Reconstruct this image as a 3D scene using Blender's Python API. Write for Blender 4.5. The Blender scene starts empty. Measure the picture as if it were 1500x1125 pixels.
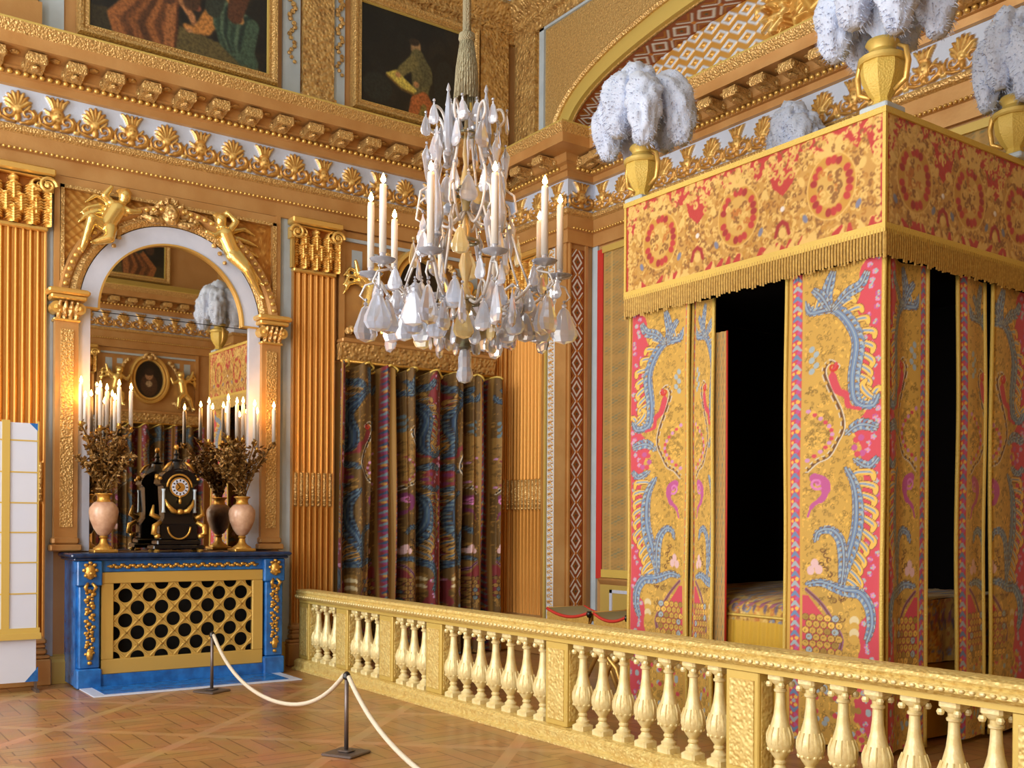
import bpy, math, random
import numpy as np
from mathutils import Vector, Matrix
random.seed(7); rng = np.random.default_rng(7)
PI = math.pi
scene = bpy.context.scene
COL = scene.collection

# ------------------------------------------------------------------ colour + materials
def lin(c):
    c = np.asarray(c, float) / 255.0
    return np.where(c <= 0.04045, c / 12.92, ((c + 0.055) / 1.055) ** 2.4)
def L4(c):
    r = lin(c); return (float(r[0]), float(r[1]), float(r[2]), 1.0)

def mat(name, color=(200, 200, 200), metal=0.0, rough=0.5, bump=None, var=None, attr=False, emit=None,
        trans=0.0, ior=1.5, sheen=0.0, spec=0.5, coat=0.0):
    """bump = (kind, scale, strength, distance); var = (scale, other colour, amount)"""
    m = bpy.data.materials.new(name); m.use_nodes = True
    nt = m.node_tree; N = nt.nodes; K = nt.links
    b = N['Principled BSDF']
    b.inputs['Base Color'].default_value = L4(color)
    b.inputs['Metallic'].default_value = metal
    b.inputs['Roughness'].default_value = rough
    b.inputs['IOR'].default_value = ior
    b.inputs['Transmission Weight'].default_value = trans
    b.inputs['Specular IOR Level'].default_value = spec
    b.inputs['Sheen Weight'].default_value = sheen
    b.inputs['Coat Weight'].default_value = coat
    tc = N.new('ShaderNodeTexCoord')
    src = None
    if attr:
        a = N.new('ShaderNodeAttribute'); a.attribute_name = 'Col'
        src = a.outputs['Color']
        if attr == 'metal':
            mm = N.new('ShaderNodeMath'); mm.operation = 'MULTIPLY'; mm.inputs[1].default_value = metal
            K.new(a.outputs['Alpha'], mm.inputs[0]); K.new(mm.outputs[0], b.inputs['Metallic'])
    if var:
        n = N.new('ShaderNodeTexNoise'); n.inputs['Scale'].default_value = var[0]; n.inputs['Detail'].default_value = 5
        K.new(tc.outputs['Object'], n.inputs['Vector'])
        r = N.new('ShaderNodeValToRGB'); r.color_ramp.elements[0].position = 0.35; r.color_ramp.elements[1].position = 0.68
        r.color_ramp.elements[0].color = (0, 0, 0, 1); r.color_ramp.elements[1].color = (var[2],) * 3 + (1,)
        K.new(n.outputs['Fac'], r.inputs['Fac'])
        mx = N.new('ShaderNodeMix'); mx.data_type = 'RGBA'
        K.new(r.outputs['Color'], mx.inputs[0])
        if src is not None: K.new(src, mx.inputs[6])
        else: mx.inputs[6].default_value = L4(color)
        mx.inputs[7].default_value = L4(var[1])
        src = mx.outputs[2]
    if src is not None: K.new(src, b.inputs['Base Color'])
    if bump:
        kind, sc, st, dist = bump
        if kind == 'voronoi':
            t = N.new('ShaderNodeTexVoronoi'); t.feature = 'SMOOTH_F1'; t.inputs['Scale'].default_value = sc; o = t.outputs['Distance']
        elif kind == 'wave':
            t = N.new('ShaderNodeTexWave'); t.inputs['Scale'].default_value = sc; t.inputs['Distortion'].default_value = 6; t.inputs['Detail'].default_value = 3; o = t.outputs['Fac']
        else:
            t = N.new('ShaderNodeTexNoise'); t.inputs['Scale'].default_value = sc; t.inputs['Detail'].default_value = 6; o = t.outputs['Fac']
        K.new(tc.outputs['Object'], t.inputs['Vector'])
        bp = N.new('ShaderNodeBump'); bp.inputs['Strength'].default_value = st; bp.inputs['Distance'].default_value = dist
        K.new(o, bp.inputs['Height']); K.new(bp.outputs['Normal'], b.inputs['Normal'])
    if emit:
        b.inputs['Emission Color'].default_value = L4(emit[0]); b.inputs['Emission Strength'].default_value = emit[1]
    return m

GOLD = (206, 160, 100); GOLDL = (226, 188, 118); GOLDD = (146, 100, 52)
M = {}
M['gold'] = mat('gilded_plaster', GOLD, 0.35, 0.42, ('noise', 30, 0.15, 0.01), (3.0, (182, 128, 66), 0.6))
M['goldc'] = mat('gilded_carving', GOLDL, 0.45, 0.36, ('voronoi', 26, 0.9, 0.03), (14, GOLDD, 0.7))
M['goldf'] = mat('gilded_fine_carving', GOLDL, 0.45, 0.36, ('voronoi', 55, 0.8, 0.015), (40, GOLDD, 0.55))
M['goldb'] = mat('bright_gilding', (232, 190, 104), 0.55, 0.3, ('noise', 60, 0.15, 0.006))
M['goldpol'] = mat('polished_gilding', (238, 204, 120), 0.75, 0.2)
M['goldy'] = mat('yellow_gilt_paint', (212, 184, 98), 0.25, 0.42, ('noise', 50, 0.12, 0.006))
M['balu'] = mat('pale_gilt_baluster', (242, 230, 176), 0.15, 0.3, ('noise', 45, 0.25, 0.012), (22, (216, 188, 112), 0.6))
M['railg'] = mat('carved_pale_gilt', (230, 208, 132), 0.2, 0.38, ('voronoi', 42, 0.8, 0.014), (26, (200, 160, 80), 0.6))
M['relief'] = mat('gilded_relief', GOLD, 0.45, 0.4, ('noise', 40, 0.2, 0.008), attr='metal')
M['paint'] = mat('oil_paint', (40, 30, 20), 0, 0.38, ('noise', 60, 0.15, 0.004), (30, (14, 12, 10), 0.55), attr=True)
M['cloth'] = mat('silk_brocade', (200, 160, 70), 0, 0.6, ('noise', 160, 0.35, 0.006), attr=True, sheen=0.15, spec=0.3)
M['fringe'] = mat('gold_fringe', (206, 168, 82), 0.1, 0.55, ('noise', 60, 0.5, 0.01), (40, (164, 124, 54), 0.7))
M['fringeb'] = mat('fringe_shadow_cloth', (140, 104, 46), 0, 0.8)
M['braid'] = mat('gold_braid', (218, 188, 92), 0.1, 0.5, ('voronoi', 90, 0.6, 0.006))
M['pale'] = mat('pale_grey_marble', (190, 204, 212), 0, 0.3, None, (5, (172, 188, 198), 0.6))
M['white'] = mat('white_marble', (210, 218, 236), 0, 0.28, None, (6, (194, 204, 224), 0.6))
M['blue'] = mat('blue_marble', (40, 118, 196), 0, 0.22, ('noise', 20, 0.1, 0.01), (9, (24, 74, 136), 0.85))
M['bluetop'] = mat('dark_blue_marble', (30, 56, 96), 0, 0.18, None, (12, (14, 28, 56), 0.8))
M['grille'] = mat('yellow_painted_brass', (206, 170, 88), 0.25, 0.4, ('noise', 50, 0.1, 0.005))
M['black'] = mat('black_hearth', (8, 7, 6), 0, 0.9)
M['ebony'] = mat('ebony_veneer', (20, 16, 16), 0, 0.22)
M['bronze'] = mat('gilt_bronze', (206, 158, 74), 0.7, 0.32, ('noise', 70, 0.4, 0.01))
M['dkbronze'] = mat('aged_gilt_leaves', (150, 112, 54), 0.5, 0.42, ('noise', 60, 0.4, 0.01), (30, (78, 54, 26), 0.9))
M['vase'] = mat('pink_marble', (214, 178, 148), 0, 0.28, None, (11, (168, 118, 92), 0.75))
M['wax'] = mat('candle_wax', (246, 240, 228), 0, 0.45)
M['flame'] = mat('candle_flame', (255, 220, 150), 0, 0.5, emit=((255, 176, 84), 130))
M['crystal'] = mat('rock_crystal', (226, 236, 255), 0, 0.06, None, None, trans=0.62, ior=1.5, spec=0.8)
M['crystaly'] = mat('amber_crystal', (250, 226, 160), 0, 0.08, None, None, trans=0.55, ior=1.5, spec=0.8)
M['glassarm'] = mat('glass_arm', (240, 240, 240), 0, 0.1, None, None, trans=0.35, ior=1.5, spec=0.8)
M['silver'] = mat('tarnished_silver', (150, 150, 130), 0.8, 0.3)
M['feather'] = mat('ostrich_feather', (208, 220, 242), 0, 0.9, ('noise', 60, 0.4, 0.015), (9, (190, 204, 230), 0.7), sheen=0.4)
M['dark'] = mat('shade_and_joint_black', (9, 7, 7), 0, 0.95, None, spec=0.1)  # black carries the shade inside the bed; also used for the mirror joint
M['linen'] = mat('yellow_silk', (212, 170, 66), 0, 0.55, ('noise', 90, 0.3, 0.005), (8, (190, 146, 50), 0.6))
M['cotton'] = mat('white_rope', (226, 214, 190), 0, 0.8, ('wave', 60, 0.5, 0.006))
M['steel'] = mat('dull_steel', (118, 108, 104), 0.7, 0.4)
M['redm'] = mat('red_silk_border', (196, 52, 40), 0, 0.6, ('noise', 80, 0.3, 0.005))
M['ceil'] = mat('pale_blue_ceiling', (206, 212, 208), 0, 0.7)
M['plaster'] = mat('ochre_wall', (202, 156, 100), 0.2, 0.5, ('noise', 25, 0.15, 0.01), (2.2, (184, 136, 80), 0.6))
M['cord'] = mat('grey_gold_silk_cord', (150, 142, 112), 0, 0.7, ('wave', 40, 0.6, 0.01))
M['pane'] = mat('window_reflection_pane', (208, 216, 234), 0, 0.12, None, (3, (214, 220, 232), 0.5), coat=0.5)  # pale colour stands in for a window reflected in the clear screen
m = bpy.data.materials.new('silvered_glass'); m.use_nodes = True
b = m.node_tree.nodes['Principled BSDF']; b.inputs['Base Color'].default_value = (0.78, 0.74, 0.66, 1); b.inputs['Metallic'].default_value = 1; b.inputs['Roughness'].default_value = 0.015
M['mirror'] = m

# ------------------------------------------------------------------ mesh collector
class MB:
    def __init__(s): s.v = []; s.f = []
    def add(s, vs, fs):
        b = len(s.v); s.v.extend([tuple(map(float, p)) for p in vs]); s.f.extend([tuple(b + i for i in f) for f in fs]); return s
    def box(s, x0, x1, y0, y1, z0, z1):
        x0, x1 = min(x0, x1), max(x0, x1); y0, y1 = min(y0, y1), max(y0, y1); z0, z1 = min(z0, z1), max(z0, z1)
        v = [(x0, y0, z0), (x1, y0, z0), (x1, y1, z0), (x0, y1, z0), (x0, y0, z1), (x1, y0, z1), (x1, y1, z1), (x0, y1, z1)]
        return s.add(v, [(0, 3, 2, 1), (4, 5, 6, 7), (0, 1, 5, 4), (1, 2, 6, 5), (2, 3, 7, 6), (3, 0, 4, 7)])
    def bevbox(s, x0, x1, y0, y1, z0, z1, c=0.01):
        """box with chamfered vertical and top/bottom edges"""
        rings = []
        for z, k in ((z0, c), (z0 + c, 0), (z1 - c, 0), (z1, c)):
            a, b_, d, e = x0 + k, x1 - k, y0 + k, y1 - k
            rings.append([(a + c, d, z), (b_ - c, d, z), (b_, d + c, z), (b_, e - c, z), (b_ - c, e, z), (a + c, e, z), (a, e - c, z), (a, d + c, z)])
        return s.rings(rings)
    def rings(s, rs, closed=True, caps=True):
        n = len(rs[0]); v = [p for r in rs for p in r]; f = []
        for i in range(len(rs) - 1):
            for j in range(n if closed else n - 1):
                k = (j + 1) % n
                f.append((i * n + j, i * n + k, (i + 1) * n + k, (i + 1) * n + j))
        if caps and closed:
            f.append(tuple(range(n - 1, -1, -1))); f.append(tuple((len(rs) - 1) * n + j for j in range(n)))
        return s.add(v, f)
    def lathe(s, prof, c=(0, 0, 0), seg=20, sq=None):
        """prof = [(r, z)]; sq = set of profile indices whose ring is square"""
        rs = []
        for i, (r, z) in enumerate(prof):
            ring = []
            for k in range(seg):
                a = 2 * PI * (k + 0.5) / seg
                q = r
                if sq and i in sq: q = r / max(abs(math.cos(a)), abs(math.sin(a)))
                ring.append((c[0] + q * math.cos(a), c[1] + q * math.sin(a), c[2] + z))
            rs.append(ring)
        return s.rings(rs)
    def tube(s, pts, rad, seg=8, caps=True):
        pts = [Vector(p) for p in pts]; n = len(pts)
        if not hasattr(rad, '__len__'): rad = [rad] * n
        rs = []; up = None
        for i, p in enumerate(pts):
            t = (pts[min(i + 1, n - 1)] - pts[max(i - 1, 0)])
            if t.length < 1e-9: t = Vector((0, 0, 1))
            t.normalize()
            if up is None:
                up = Vector((0, 0, 1)) if abs(t.z) < 0.9 else Vector((1, 0, 0))
            u = (up - t * up.dot(t))
            if u.length < 1e-6: u = t.orthogonal()
            u.normalize(); w = t.cross(u); up = u
            rs.append([p + (u * math.cos(2 * PI * k / seg) + w * math.sin(2 * PI * k / seg)) * rad[i] for k in range(seg)])
        return s.rings(rs, caps=caps)
    def ball(s, c, r, seg=12, sc=(1, 1, 1)):
        rs = []
        m_ = max(4, seg // 2)
        for i in range(1, m_):
            a = PI * i / m_
            rs.append([(c[0] + sc[0] * r * math.sin(a) * math.cos(2 * PI * k / seg), c[1] + sc[1] * r * math.sin(a) * math.sin(2 * PI * k / seg), c[2] - sc[2] * r * math.cos(a)) for k in range(seg)])
        return s.rings(rs)
    def capsule(s, a, b_, r0, r1):
        a = Vector(a); b_ = Vector(b_); d = b_ - a; n = d.length or 1e-6; d = d / n
        pts = []; rr = []
        for k in (-0.95, -0.7, -0.35, 0): pts.append(a + d * r0 * k); rr.append(r0 * math.sqrt(1 - k * k))
        for k in (0, 0.35, 0.7, 0.95): pts.append(b_ + d * r1 * k); rr.append(r1 * math.sqrt(1 - k * k))
        return s.tube(pts, rr, 10)
    def grid(s, P):
        nv, nu = P.shape[:2]
        idx = np.arange(nv * nu).reshape(nv, nu)
        f = np.stack([idx[:-1, :-1], idx[:-1, 1:], idx[1:, 1:], idx[1:, :-1]], -1).reshape(-1, 4)
        return s.add(P.reshape(-1, 3), f.tolist())
    def xf(s, mtx):
        s.v = [tuple(mtx @ Vector(p)) for p in s.v]; return s
    def mesh(s, name, material, smooth=False):
        me = bpy.data.meshes.new(name); me.from_pydata(s.v, [], s.f); me.materials.append(material)
        if smooth is not False:
            me.polygons.foreach_set('use_smooth', [True] * len(me.polygons))
            if smooth is not True:
                me.set_sharp_from_angle(angle=math.radians(smooth))
        me.update(); return me
    def build(s, name, material, parent=None, smooth=False, off=None):
        if parent is not None:
            o = parent.location; s.v = [(a - o[0], b_ - o[1], c - o[2]) for a, b_, c in s.v]
        elif off is not None:
            s.v = [(a - off[0], b_ - off[1], c - off[2]) for a, b_, c in s.v]
        ob = bpy.data.objects.new(name, s.mesh(name, material, smooth)); COL.objects.link(ob)
        if parent is not None: ob.parent = parent
        elif off is not None: ob.location = off
        return ob
    # same, in the parent's own frame
    def local(s, name, material, parent, smooth=False, loc=None, rz=None):
        ob = bpy.data.objects.new(name, s.mesh(name, material, smooth)); COL.objects.link(ob); ob.parent = parent
        if loc is not None: ob.location = loc
        if rz is not None: ob.rotation_euler = (0, 0, rz)
        return ob

def gridmesh(name, P, C, material, parent=None, local=False, smooth=True):
    """dense grid with a colour attribute. P (nv,nu,3), C (nv,nu,4) linear"""
    nv, nu = P.shape[:2]
    P = P.astype(float).copy()
    if parent is not None and not local: P = P - np.array(parent.location)[None, None, :]
    idx = np.arange(nv * nu).reshape(nv, nu)
    f = np.stack([idx[:-1, :-1], idx[:-1, 1:], idx[1:, 1:], idx[1:, :-1]], -1).reshape(-1, 4)
    me = bpy.data.meshes.new(name)
    me.vertices.add(nv * nu); me.vertices.foreach_set('co', P.reshape(-1).astype(np.float32))
    me.loops.add(f.size); me.loops.foreach_set('vertex_index', f.reshape(-1).astype(np.int32))
    me.polygons.add(len(f)); me.polygons.foreach_set('loop_start', (np.arange(len(f)) * 4).astype(np.int32))
    me.update(calc_edges=True)
    a = me.color_attributes.new('Col', 'FLOAT_COLOR', 'POINT')
    a.data.foreach_set('color', C.reshape(-1).astype(np.float32))
    me.materials.append(material)
    if smooth: me.polygons.foreach_set('use_smooth', [True] * len(me.polygons))
    ob = bpy.data.objects.new(name, me); COL.objects.link(ob)
    if parent is not None: ob.parent = parent
    return ob

def tag(o, label=None, cat=None, group=None, kind=None):
    if label: o['label'] = label
    if cat: o['category'] = cat
    if group: o['group'] = group
    if kind: o['kind'] = kind
    return o
def thing(name, loc, label, cat, group=None, rz=0):
    o = bpy.data.objects.new(name, None); COL.objects.link(o); o.location = loc; o.rotation_euler = (0, 0, rz); o.empty_display_size = 0.1
    return tag(o, label, cat, group)
def struct(name, loc=(0, 0, 0), rz=0, label=None):
    o = bpy.data.objects.new(name, None); COL.objects.link(o); o.location = loc; o.rotation_euler = (0, 0, rz)
    return tag(o, label, kind='structure')
def dup(o, parent=None, loc=None, rz=None, label=None, scale=None):
    c = o.copy(); COL.objects.link(c)
    if parent is not None: c.parent = parent
    if loc is not None: c.location = loc
    if rz is not None: c.rotation_euler = (0, 0, rz)
    if scale is not None: c.scale = scale
    if label: c['label'] = label
    for ch in list(o.children): dup(ch, c)
    return c
def bake(ob, mods):
    """apply modifiers by evaluating"""
    for t, kw in mods:
        md = ob.modifiers.new(t, t)
        for k, v in kw.items(): setattr(md, k, v)
    dg = bpy.context.evaluated_depsgraph_get(); dg.update()
    me = bpy.data.meshes.new_from_object(ob.evaluated_get(dg))
    ob.modifiers.clear(); old = ob.data; ob.data = me; bpy.data.meshes.remove(old)
    me.polygons.foreach_set('use_smooth', [True] * len(me.polygons))
    return ob

# ------------------------------------------------------------------ pattern canvas (colour, height, metal)
class Canvas:
    def __init__(s, w, h, bg, metal=0.0):
        s.w, s.h = w, h
        s.rgb = np.zeros((h, w, 3)); s.rgb[:] = bg
        s.ht = np.zeros((h, w)); s.mt = np.full((h, w), float(metal))
        s.X, s.Y = np.meshgrid(np.arange(w) + .5, np.arange(h) + .5)
        s.map = lambda x, y: (x, y)
    def _put(s, sl, mask, col, h, metal):
        if col is not None:
            a = np.clip(mask, 0, 1)[..., None]; s.rgb[sl] = s.rgb[sl] * (1 - a) + np.asarray(col, float) * a
        if metal is not None:
            a = np.clip(mask, 0, 1); s.mt[sl] = s.mt[sl] * (1 - a) + metal * a
    def stroke(s, pts, w, col, h=0.0, metal=None):
        pts = [s.map(*p) for p in pts]; n = len(pts)
        ws = [w] * n if not hasattr(w, '__len__') else [w[min(int(i * len(w) / n), len(w) - 1)] for i in range(n)] if len(w) != n else list(w)
        for i in range(n - 1):
            (x0, y0), (x1, y1) = pts[i], pts[i + 1]; r0, r1 = ws[i], ws[i + 1]; R = max(r0, r1) + 2
            xa, xb = int(max(0, min(x0, x1) - R)), int(min(s.w, max(x0, x1) + R + 1)); ya, yb = int(max(0, min(y0, y1) - R)), int(min(s.h, max(y0, y1) + R + 1))
            if xa >= xb or ya >= yb: continue
            sl = (slice(ya, yb), slice(xa, xb)); X, Y = s.X[sl], s.Y[sl]
            dx, dy = x1 - x0, y1 - y0; q = dx * dx + dy * dy + 1e-9
            t = np.clip(((X - x0) * dx + (Y - y0) * dy) / q, 0, 1)
            d = np.hypot(X - x0 - t * dx, Y - y0 - t * dy); r = r0 + (r1 - r0) * t
            s._put(sl, r - d + 0.5, col, h, metal)
            if h: s.ht[sl] = np.maximum(s.ht[sl], h * np.sqrt(np.clip(1 - (d / np.maximum(r, .3)) ** 2, 0, 1)))
    def blob(s, cx, cy, rx, ry, col, rot=0, h=0.0, metal=None):
        cx, cy = s.map(cx, cy); R = max(rx, ry) + 2
        xa, xb = int(max(0, cx - R)), int(min(s.w, cx + R + 1)); ya, yb = int(max(0, cy - R)), int(min(s.h, cy + R + 1))
        if xa >= xb or ya >= yb: return
        sl = (slice(ya, yb), slice(xa, xb)); X, Y = s.X[sl] - cx, s.Y[sl] - cy
        c, n = math.cos(rot), math.sin(rot); u = (X * c + Y * n) / rx; v = (-X * n + Y * c) / ry
        d = np.hypot(u, v); s._put(sl, (1 - d) * min(rx, ry) + 0.5, col, h, metal)
        if h: s.ht[sl] = np.maximum(s.ht[sl], h * np.sqrt(np.clip(1 - d * d, 0, 1)))
    def poly(s, pts, col, h=0.0, metal=None):
        pts = [s.map(*p) for p in pts]; xs = [p[0] for p in pts]; ys = [p[1] for p in pts]
        xa, xb = int(max(0, min(xs))), int(min(s.w, max(xs) + 1)); ya, yb = int(max(0, min(ys))), int(min(s.h, max(ys) + 1))
        if xa >= xb or ya >= yb: return
        sl = (slice(ya, yb), slice(xa, xb)); X, Y = s.X[sl], s.Y[sl]; ins = np.zeros(X.shape, bool)
        for i in range(len(pts)):
            (x0, y0), (x1, y1) = pts[i], pts[i - 1]
            if y0 == y1: continue
            ins ^= ((y0 > Y) != (y1 > Y)) & (X < (x1 - x0) * (Y - y0) / (y1 - y0) + x0)
        s._put(sl, ins.astype(float), col, h, metal)
        if h: s.ht[sl] = np.maximum(s.ht[sl], h * ins)
    def rect(s, x0, y0, x1, y1, col, h=0.0, metal=None): s.poly([(x0, y0), (x1, y0), (x1, y1), (x0, y1)], col, h, metal)
    def spiral(s, cx, cy, r, a0, turns, w, col, h=0.0, metal=None, cw=1):
        n = int(10 * abs(turns)) + 4
        pts = [(cx + r * (1 - .85 * i / n) * math.cos(a0 + cw * 2 * PI * turns * i / n), cy + r * (1 - .85 * i / n) * math.sin(a0 + cw * 2 * PI * turns * i / n)) for i in range(n + 1)]
        s.stroke(pts, [w] * 1 + [w * (1 - .6 * i / n) for i in range(1, n + 1)], col, h, metal)
    def blur(s, n=1, what='rgb'):
        for _ in range(n):
            for nm in what.split():
                a = {'rgb': s.rgb, 'ht': s.ht}[nm]; q = np.pad(a, ((1, 1), (1, 1)) + ((0, 0),) * (a.ndim - 2), 'edge')
                a[:] = (q[:-2, 1:-1] + q[2:, 1:-1] + q[1:-1, :-2] + q[1:-1, 2:] + 2 * q[1:-1, 1:-1]) / 6
    def sample(s, U, V, wrapu=False):
        """U, V in 0..1 (V down) -> linear RGBA, height"""
        x = U * s.w - .5; y = np.clip(V * s.h - .5, 0, s.h - 1)
        x = np.mod(x, s.w) if wrapu else np.clip(x, 0, s.w - 1)
        x0 = np.floor(x).astype(int); y0 = np.floor(y).astype(int); fx = (x - x0)[..., None]; fy = (y - y0)[..., None]
        x1 = (x0 + 1) % s.w if wrapu else np.minimum(x0 + 1, s.w - 1); y1 = np.minimum(y0 + 1, s.h - 1); x0 = x0 % s.w
        D = np.concatenate([s.rgb, s.mt[..., None], s.ht[..., None]], -1)
        v = (D[y0, x0] * (1 - fx) + D[y0, x1] * fx) * (1 - fy) + (D[y1, x0] * (1 - fx) + D[y1, x1] * fx) * fy
        C = np.concatenate([lin(v[..., :3]), v[..., 3:4]], -1)
        return C, v[..., 4]

def relief(name, cv, org, eu, ev, W, H, nu, nv, amp, material, parent=None, rep=1.0, local=False, flipu=False):
    """cv mapped on the rectangle org + eu*W + ev*H (V runs along -ev), raised along eu x ev by amp*height"""
    u = np.linspace(0, 1, nu); v = np.linspace(0, 1, nv); U, V = np.meshgrid(u, v)
    Us = (1 - U if flipu else U) * rep
    C, h = cv.sample(Us, 1 - V, wrapu=rep != 1.0)
    eu = np.array(eu, float); ev = np.array(ev, float); en = np.cross(eu, ev); org = np.array(org, float)
    P = org + U[..., None] * W * eu + V[..., None] * H * ev + h[..., None] * amp * en
    return gridmesh(name, P, C, material, parent, local)

def sweep(path, prof, closed=False):
    """mouldings: path of plan points (room on the right hand), prof = [(offset, z)]"""
    n = len(path); P = [Vector(p) for p in path]; mit = []
    for i in range(n):
        def nrm(a, b_): d = (b_ - a).normalized(); return Vector((d.y, -d.x))
        if closed or 0 < i < n - 1:
            n0 = nrm(P[i - 1], P[i]); n1 = nrm(P[i], P[(i + 1) % n]); mit.append((n0 + n1) / (1 + n0.dot(n1)))
        else: mit.append(nrm(P[0], P[1]) if i == 0 else nrm(P[-2], P[-1]))
    b = MB(); v = []; m_ = len(prof)
    for i in range(n):
        for o, z in prof: v.append((P[i].x + mit[i].x * o, P[i].y + mit[i].y * o, z))
    f = []
    for i in range(n if closed else n - 1):
        j = (i + 1) % n
        for k in range(m_ - 1): f.append((i * m_ + k, j * m_ + k, j * m_ + k + 1, i * m_ + k + 1))
    return b.add(v, f)
YAW = math.atan2(2110, 1500.0); F_ = (-math.sin(YAW), math.cos(YAW), 0)
KEY = (430, 390, 350); EXPO = 0.14
# ================================================================== THE ROOM
LX, RX, FY, PY, BY, PX, QX, CZ = -11.4, 0.5, -2.2, 8.1, 8.52, -10.2, -0.7, 8.75
PATH = [(LX, FY), (LX, PY), (PX, PY), (PX, BY), (QX, BY), (QX, PY), (RX, PY), (RX, FY)]
GN = (222, 160, 70); GB = (172, 96, 34); PB = (206, 214, 226)

def S(o, kind='structure'): o['kind'] = kind; return o
S(MB().box(LX - .2, LX, FY - .2, BY + .2, 0, CZ).build('wall_left', M['plaster']))
S(MB().box(RX, RX + .2, FY - .2, BY + .2, 0, CZ).build('wall_right', M['plaster']))
S(MB().box(LX, PX, PY, BY + .2, 0, 6.5).box(QX, RX, PY, BY + .2, 0, 6.5).box(PX, QX, BY, BY + .2, 0, CZ).build('wall_back', M['plaster']))
S(MB().box(LX - .2, RX + .2, FY - .2, BY + .2, CZ, CZ + .15).build('ceiling', M['ceil']))
# front wall (behind the viewer) with three tall windows
fw = MB(); WX = [-9.4, -5.45, -1.5]; ww = .95
xs = [LX] + [x for w in WX for x in (w - ww, w + ww)] + [RX]
for i in range(0, len(xs), 2): fw.box(xs[i], xs[i + 1], FY - .2, FY, 0, CZ)
for w in WX: fw.box(w - ww, w + ww, FY - .2, FY, 0, .5).box(w - ww, w + ww, FY - .2, FY, 7.4, CZ)
S(fw.build('wall_front', M['plaster']))
for i, w in enumerate(WX):
    mb = MB()
    for x in (w - ww, w - .03, w + ww - .06): mb.box(x, x + .06, FY - .14, FY - .08, .5, 7.4)
    for z in np.linspace(.5, 7.34, 9): mb.box(w - ww, w + ww, FY - .13, FY - .09, z, z + .05)
    S(mb.build('window_%d' % (i + 1), M['pale']))

# parquet floor
fm = bpy.data.materials.new('versailles_parquet'); fm.use_nodes = True
nt = fm.node_tree; N = nt.nodes; K = nt.links; pb = N['Principled BSDF']
tc = N.new('ShaderNodeTexCoord')
def mapping(rot, sc):
    q = N.new('ShaderNodeMapping'); q.inputs['Rotation'].default_value = (0, 0, rot); q.inputs['Scale'].default_value = (sc, sc, sc)
    K.new(tc.outputs['Object'], q.inputs['Vector']); return q
def brick(vec, sc, w, h, mortar, c1, c2, off=.5):
    q = N.new('ShaderNodeTexBrick'); q.offset = off; q.inputs['Scale'].default_value = sc; q.inputs['Brick Width'].default_value = w; q.inputs['Row Height'].default_value = h
    q.inputs['Mortar Size'].default_value = mortar; q.inputs['Color1'].default_value = L4(c1); q.inputs['Color2'].default_value = L4(c2); q.inputs['Mortar'].default_value = L4((112, 76, 42))
    K.new(vec, q.inputs['Vector']); return q
ma = mapping(0, 1); mb_ = mapping(PI / 2, 1); m45 = mapping(PI / 4, 1)
bA = brick(ma.outputs[0], 1, .9, .14, .006, (164, 120, 74), (150, 106, 62)); bB = brick(mb_.outputs[0], 1, .9, .14, .006, (158, 114, 68), (170, 126, 80))
ck = N.new('ShaderNodeTexChecker'); ck.inputs['Scale'].default_value = 1.55; K.new(ma.outputs[0], ck.inputs['Vector'])
mx = N.new('ShaderNodeMix'); mx.data_type = 'RGBA'; K.new(ck.outputs['Fac'], mx.inputs[0]); K.new(bA.outputs['Color'], mx.inputs[6]); K.new(bB.outputs['Color'], mx.inputs[7])
fr = brick(m45.outputs[0], 1, 1.25, 1.25, .05, (255, 255, 255), (255, 255, 255), 0); fr.inputs['Mortar'].default_value = (0, 0, 0, 1)
mx2 = N.new('ShaderNodeMix'); mx2.data_type = 'RGBA'; K.new(fr.outputs['Color'], mx2.inputs[0]); mx2.inputs[6].default_value = L4((176, 134, 90)); K.new(mx.outputs[2], mx2.inputs[7])
nz = N.new('ShaderNodeTexNoise'); nz.inputs['Scale'].default_value = 3; nz.inputs['Detail'].default_value = 6; K.new(ma.outputs[0], nz.inputs['Vector'])
mx3 = N.new('ShaderNodeMix'); mx3.data_type = 'RGBA'; mx3.blend_type = 'MULTIPLY'; mx3.inputs[0].default_value = .55; K.new(mx2.outputs[2], mx3.inputs[6]); K.new(nz.outputs['Color'], mx3.inputs[7])
mx3.blend_type = 'OVERLAY'; mx3.inputs[0].default_value = .35
K.new(mx3.outputs[2], pb.inputs['Base Color']); pb.inputs['Roughness'].default_value = .3; pb.inputs['Specular IOR Level'].default_value = .5
bp = N.new('ShaderNodeBump'); bp.inputs['Strength'].default_value = .12; bp.inputs['Distance'].default_value = .004; K.new(nz.outputs['Fac'], bp.inputs['Height']); K.new(bp.outputs[0], pb.inputs['Normal'])
S(MB().box(LX - .2, RX + .2, FY - .2, BY + .2, -.12, 0).build('floor', fm))

# ------------------------------------------------------------------ entablature round the room
ent = struct('trim_1', label='gilded entablature with white and gold frieze running round the room')
def sw(name, prof, m_, smooth=30, path=PATH): return sweep(path, prof).build(name, m_, ent, smooth)
sw('architrave', [(0, 5.26), (.05, 5.26), (.05, 5.42), (.075, 5.43), (.075, 5.45), (.06, 5.46), (.06, 5.60)], M['gold'])
sw('leaf_moulding', [(.06, 5.60), (.10, 5.62), (.115, 5.65), (.11, 5.67), (.05, 5.68)], M['goldf'])
sw('frieze_ground', [(.045, 5.67), (.045, 6.07)], M['white'])
sw('bed_moulding', [(.045, 6.06), (.09, 6.07), (.10, 6.14), (.13, 6.15), (.13, 6.20), (.18, 6.22), (.18, 6.24)], M['gold'])
sw('soffit', [(.18, 6.24), (.20, 6.32), (.46, 6.32)], M['gold'])
sw('corona', [(.46, 6.32), (.47, 6.42), (.475, 6.43)], M['gold'])
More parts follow.
